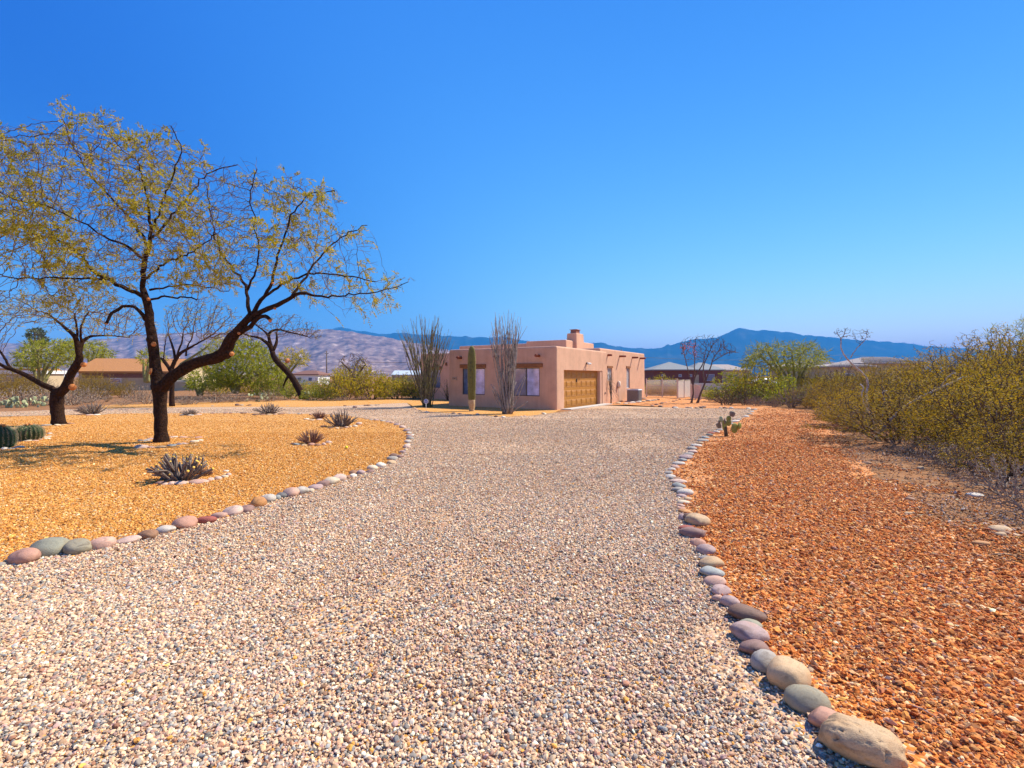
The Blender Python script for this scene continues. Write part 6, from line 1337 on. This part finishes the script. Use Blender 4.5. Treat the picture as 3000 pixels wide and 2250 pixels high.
ring([(840, 1170.5, 14, 4, 'brown'), (858, 1171.5, 13, 4, 'grey'), (880, 1172, 13, 4, 'tan'), (902, 1171.5, 12, 4, 'brown'), (920, 1170, 12, 4, 'pale pink')], 'round the leaning mesquite foot', 'ring round the leaning mesquite')
# rocks on the bare dirt at the right
for (x, y, w, h, c, lab) in ((2935, 1552, 56, 18, 'tan', 'flat tan rock on top of the small rock pile on the bare dirt'), (2950, 1563, 26, 12, 'brown', 'small brown rock under the flat tan one on the dirt'), (2935, 1568, 32, 16, 'tan', 'tan rock leaning on the small rock pile'), (2880, 1595, 44, 18, 'orange brown', 'orange brown rock below the rock pile on the dirt'), (2668, 1464, 24, 14, 'brown', 'brown block on the dirt edge of the red gravel'), (2662, 1505, 26, 10, 'tan', 'pale flat rock at the edge of the red gravel'), (2650, 1376, 16, 8, 'tan', 'left of the two tan rocks below the creosote stems'), (2545, 1357, 20, 8, 'brown', 'brown rock at the tip of the creosote shade'), (2700, 1372, 18, 10, 'tan', 'right of the two tan rocks below the creosote stems'), (2800, 1540, 22, 8, 'purple brown', 'purple brown rock midway on the bare dirt'), (2860, 1452, 40, 8, 'white', 'white splinter of rock beside the fallen tangle')):
    stone(x, y, w, h, c, lab, 'rocks on the bare dirt')
yb = MB(); a = np.linspace(0, np.pi, 9); yb.tube(np.stack([0 * a, 0 * a, .035 - .035 * np.cos(a)], 1), np.maximum(.002, .035 * np.sin(a)), 12); yb = yb.build('wild_gourd', M['yellow']); yb.location = (*G(1015, 1315), .004); tag(yb, 'single small yellow gourd lying on the orange gravel', 'gourd')

# ------------------------------------------------------------------ fallen twigs
def litter(name, poly, n, seed, label, mt, Lr, rr, zj=.02, keep=None):
    rg = np.random.default_rng(seed); poly = np.array(poly); lo, hi = poly.min(0), poly.max(0); q = rg.uniform(lo, hi, (n * 3, 2)); q = q[in_poly(q[:, 0], q[:, 1], poly)]
    if keep is not None: q = q[rg.random(len(q)) < keep(q[:, 0], q[:, 1])]
    q = q[:n]; a = rg.uniform(0, 6.28, len(q)); Ls = rg.uniform(*Lr, len(q)) * np.exp(rg.normal(0, .3, len(q))); z = .018 + rg.random(len(q)) * zj
    b_ = MB(); A = np.column_stack([q, z]); mid = A + np.column_stack([np.cos(a) * Ls * .5, np.sin(a) * Ls * .5, rg.normal(0.005, .008, len(q))]); a2 = a + rg.normal(0, .4, len(q)); B = mid + np.column_stack([np.cos(a2) * Ls * .5, np.sin(a2) * Ls * .5, rg.normal(0, .008, len(q))])
    r0 = rg.uniform(*rr, len(q)); b_.frusta(A, mid, r0, r0 * .85, 4); b_.frusta(mid, B, r0 * .85, r0 * .5, 4)
    return tag(b_.build(name, M[mt]), label, 'twigs', None, 'stuff')
lp_ = red_edge[4:] + [(12, 6), (20, 14), G(2900, 1240), G(2500, 1290)]
litter('twig_litter', lp_, 1700, 3, 'fallen grey twigs littering the bare dirt below the creosote', 'twig_grey', (.08, .28), (.002, .005), .03, lambda x, y: np.clip(fbm(x * .7, y * .7, 9) * 3 - 1.0, .08, 1))
litter('twig_litter', lp_, 1100, 4, 'dark fallen twigs and leaf litter below the creosote', 'twig', (.06, .22), (.002, .006), .03, lambda x, y: np.clip(fbm(x * .7 + 5, y * .7, 9) * 3 - 1.0, .08, 1))
litter('twig_litter', [(-3.5, 2.0), (2, 1.9), (3.2, 8), (0, 12), (-6, 6)], 90, 5, 'few straw-coloured twigs lying on the driveway gravel', 'twig_white', (.06, .16), (.0018, .0035), .02)

# ------------------------------------------------------------------ haze
hb_ = MB().box(-15500, 15500, -300, 15500, -1.0, 900.0)
hz = hb_.build('haze', None); hz['kind'] = 'stuff'
m = bpy.data.materials.new('haze_air'); m.use_nodes = True; ns, ls = m.node_tree.nodes, m.node_tree.links; ns.clear()
ou = ns.new('ShaderNodeOutputMaterial'); pvn = ns.new('ShaderNodeVolumePrincipled'); pvn.inputs['Density'].default_value = 1.1e-4; pvn.inputs['Color'].default_value = (.07, .42, 1.0, 1); pvn.inputs['Anisotropy'].default_value = 0.0
ls.new(pvn.outputs[0], ou.inputs['Volume']); hz.data.materials.append(m)
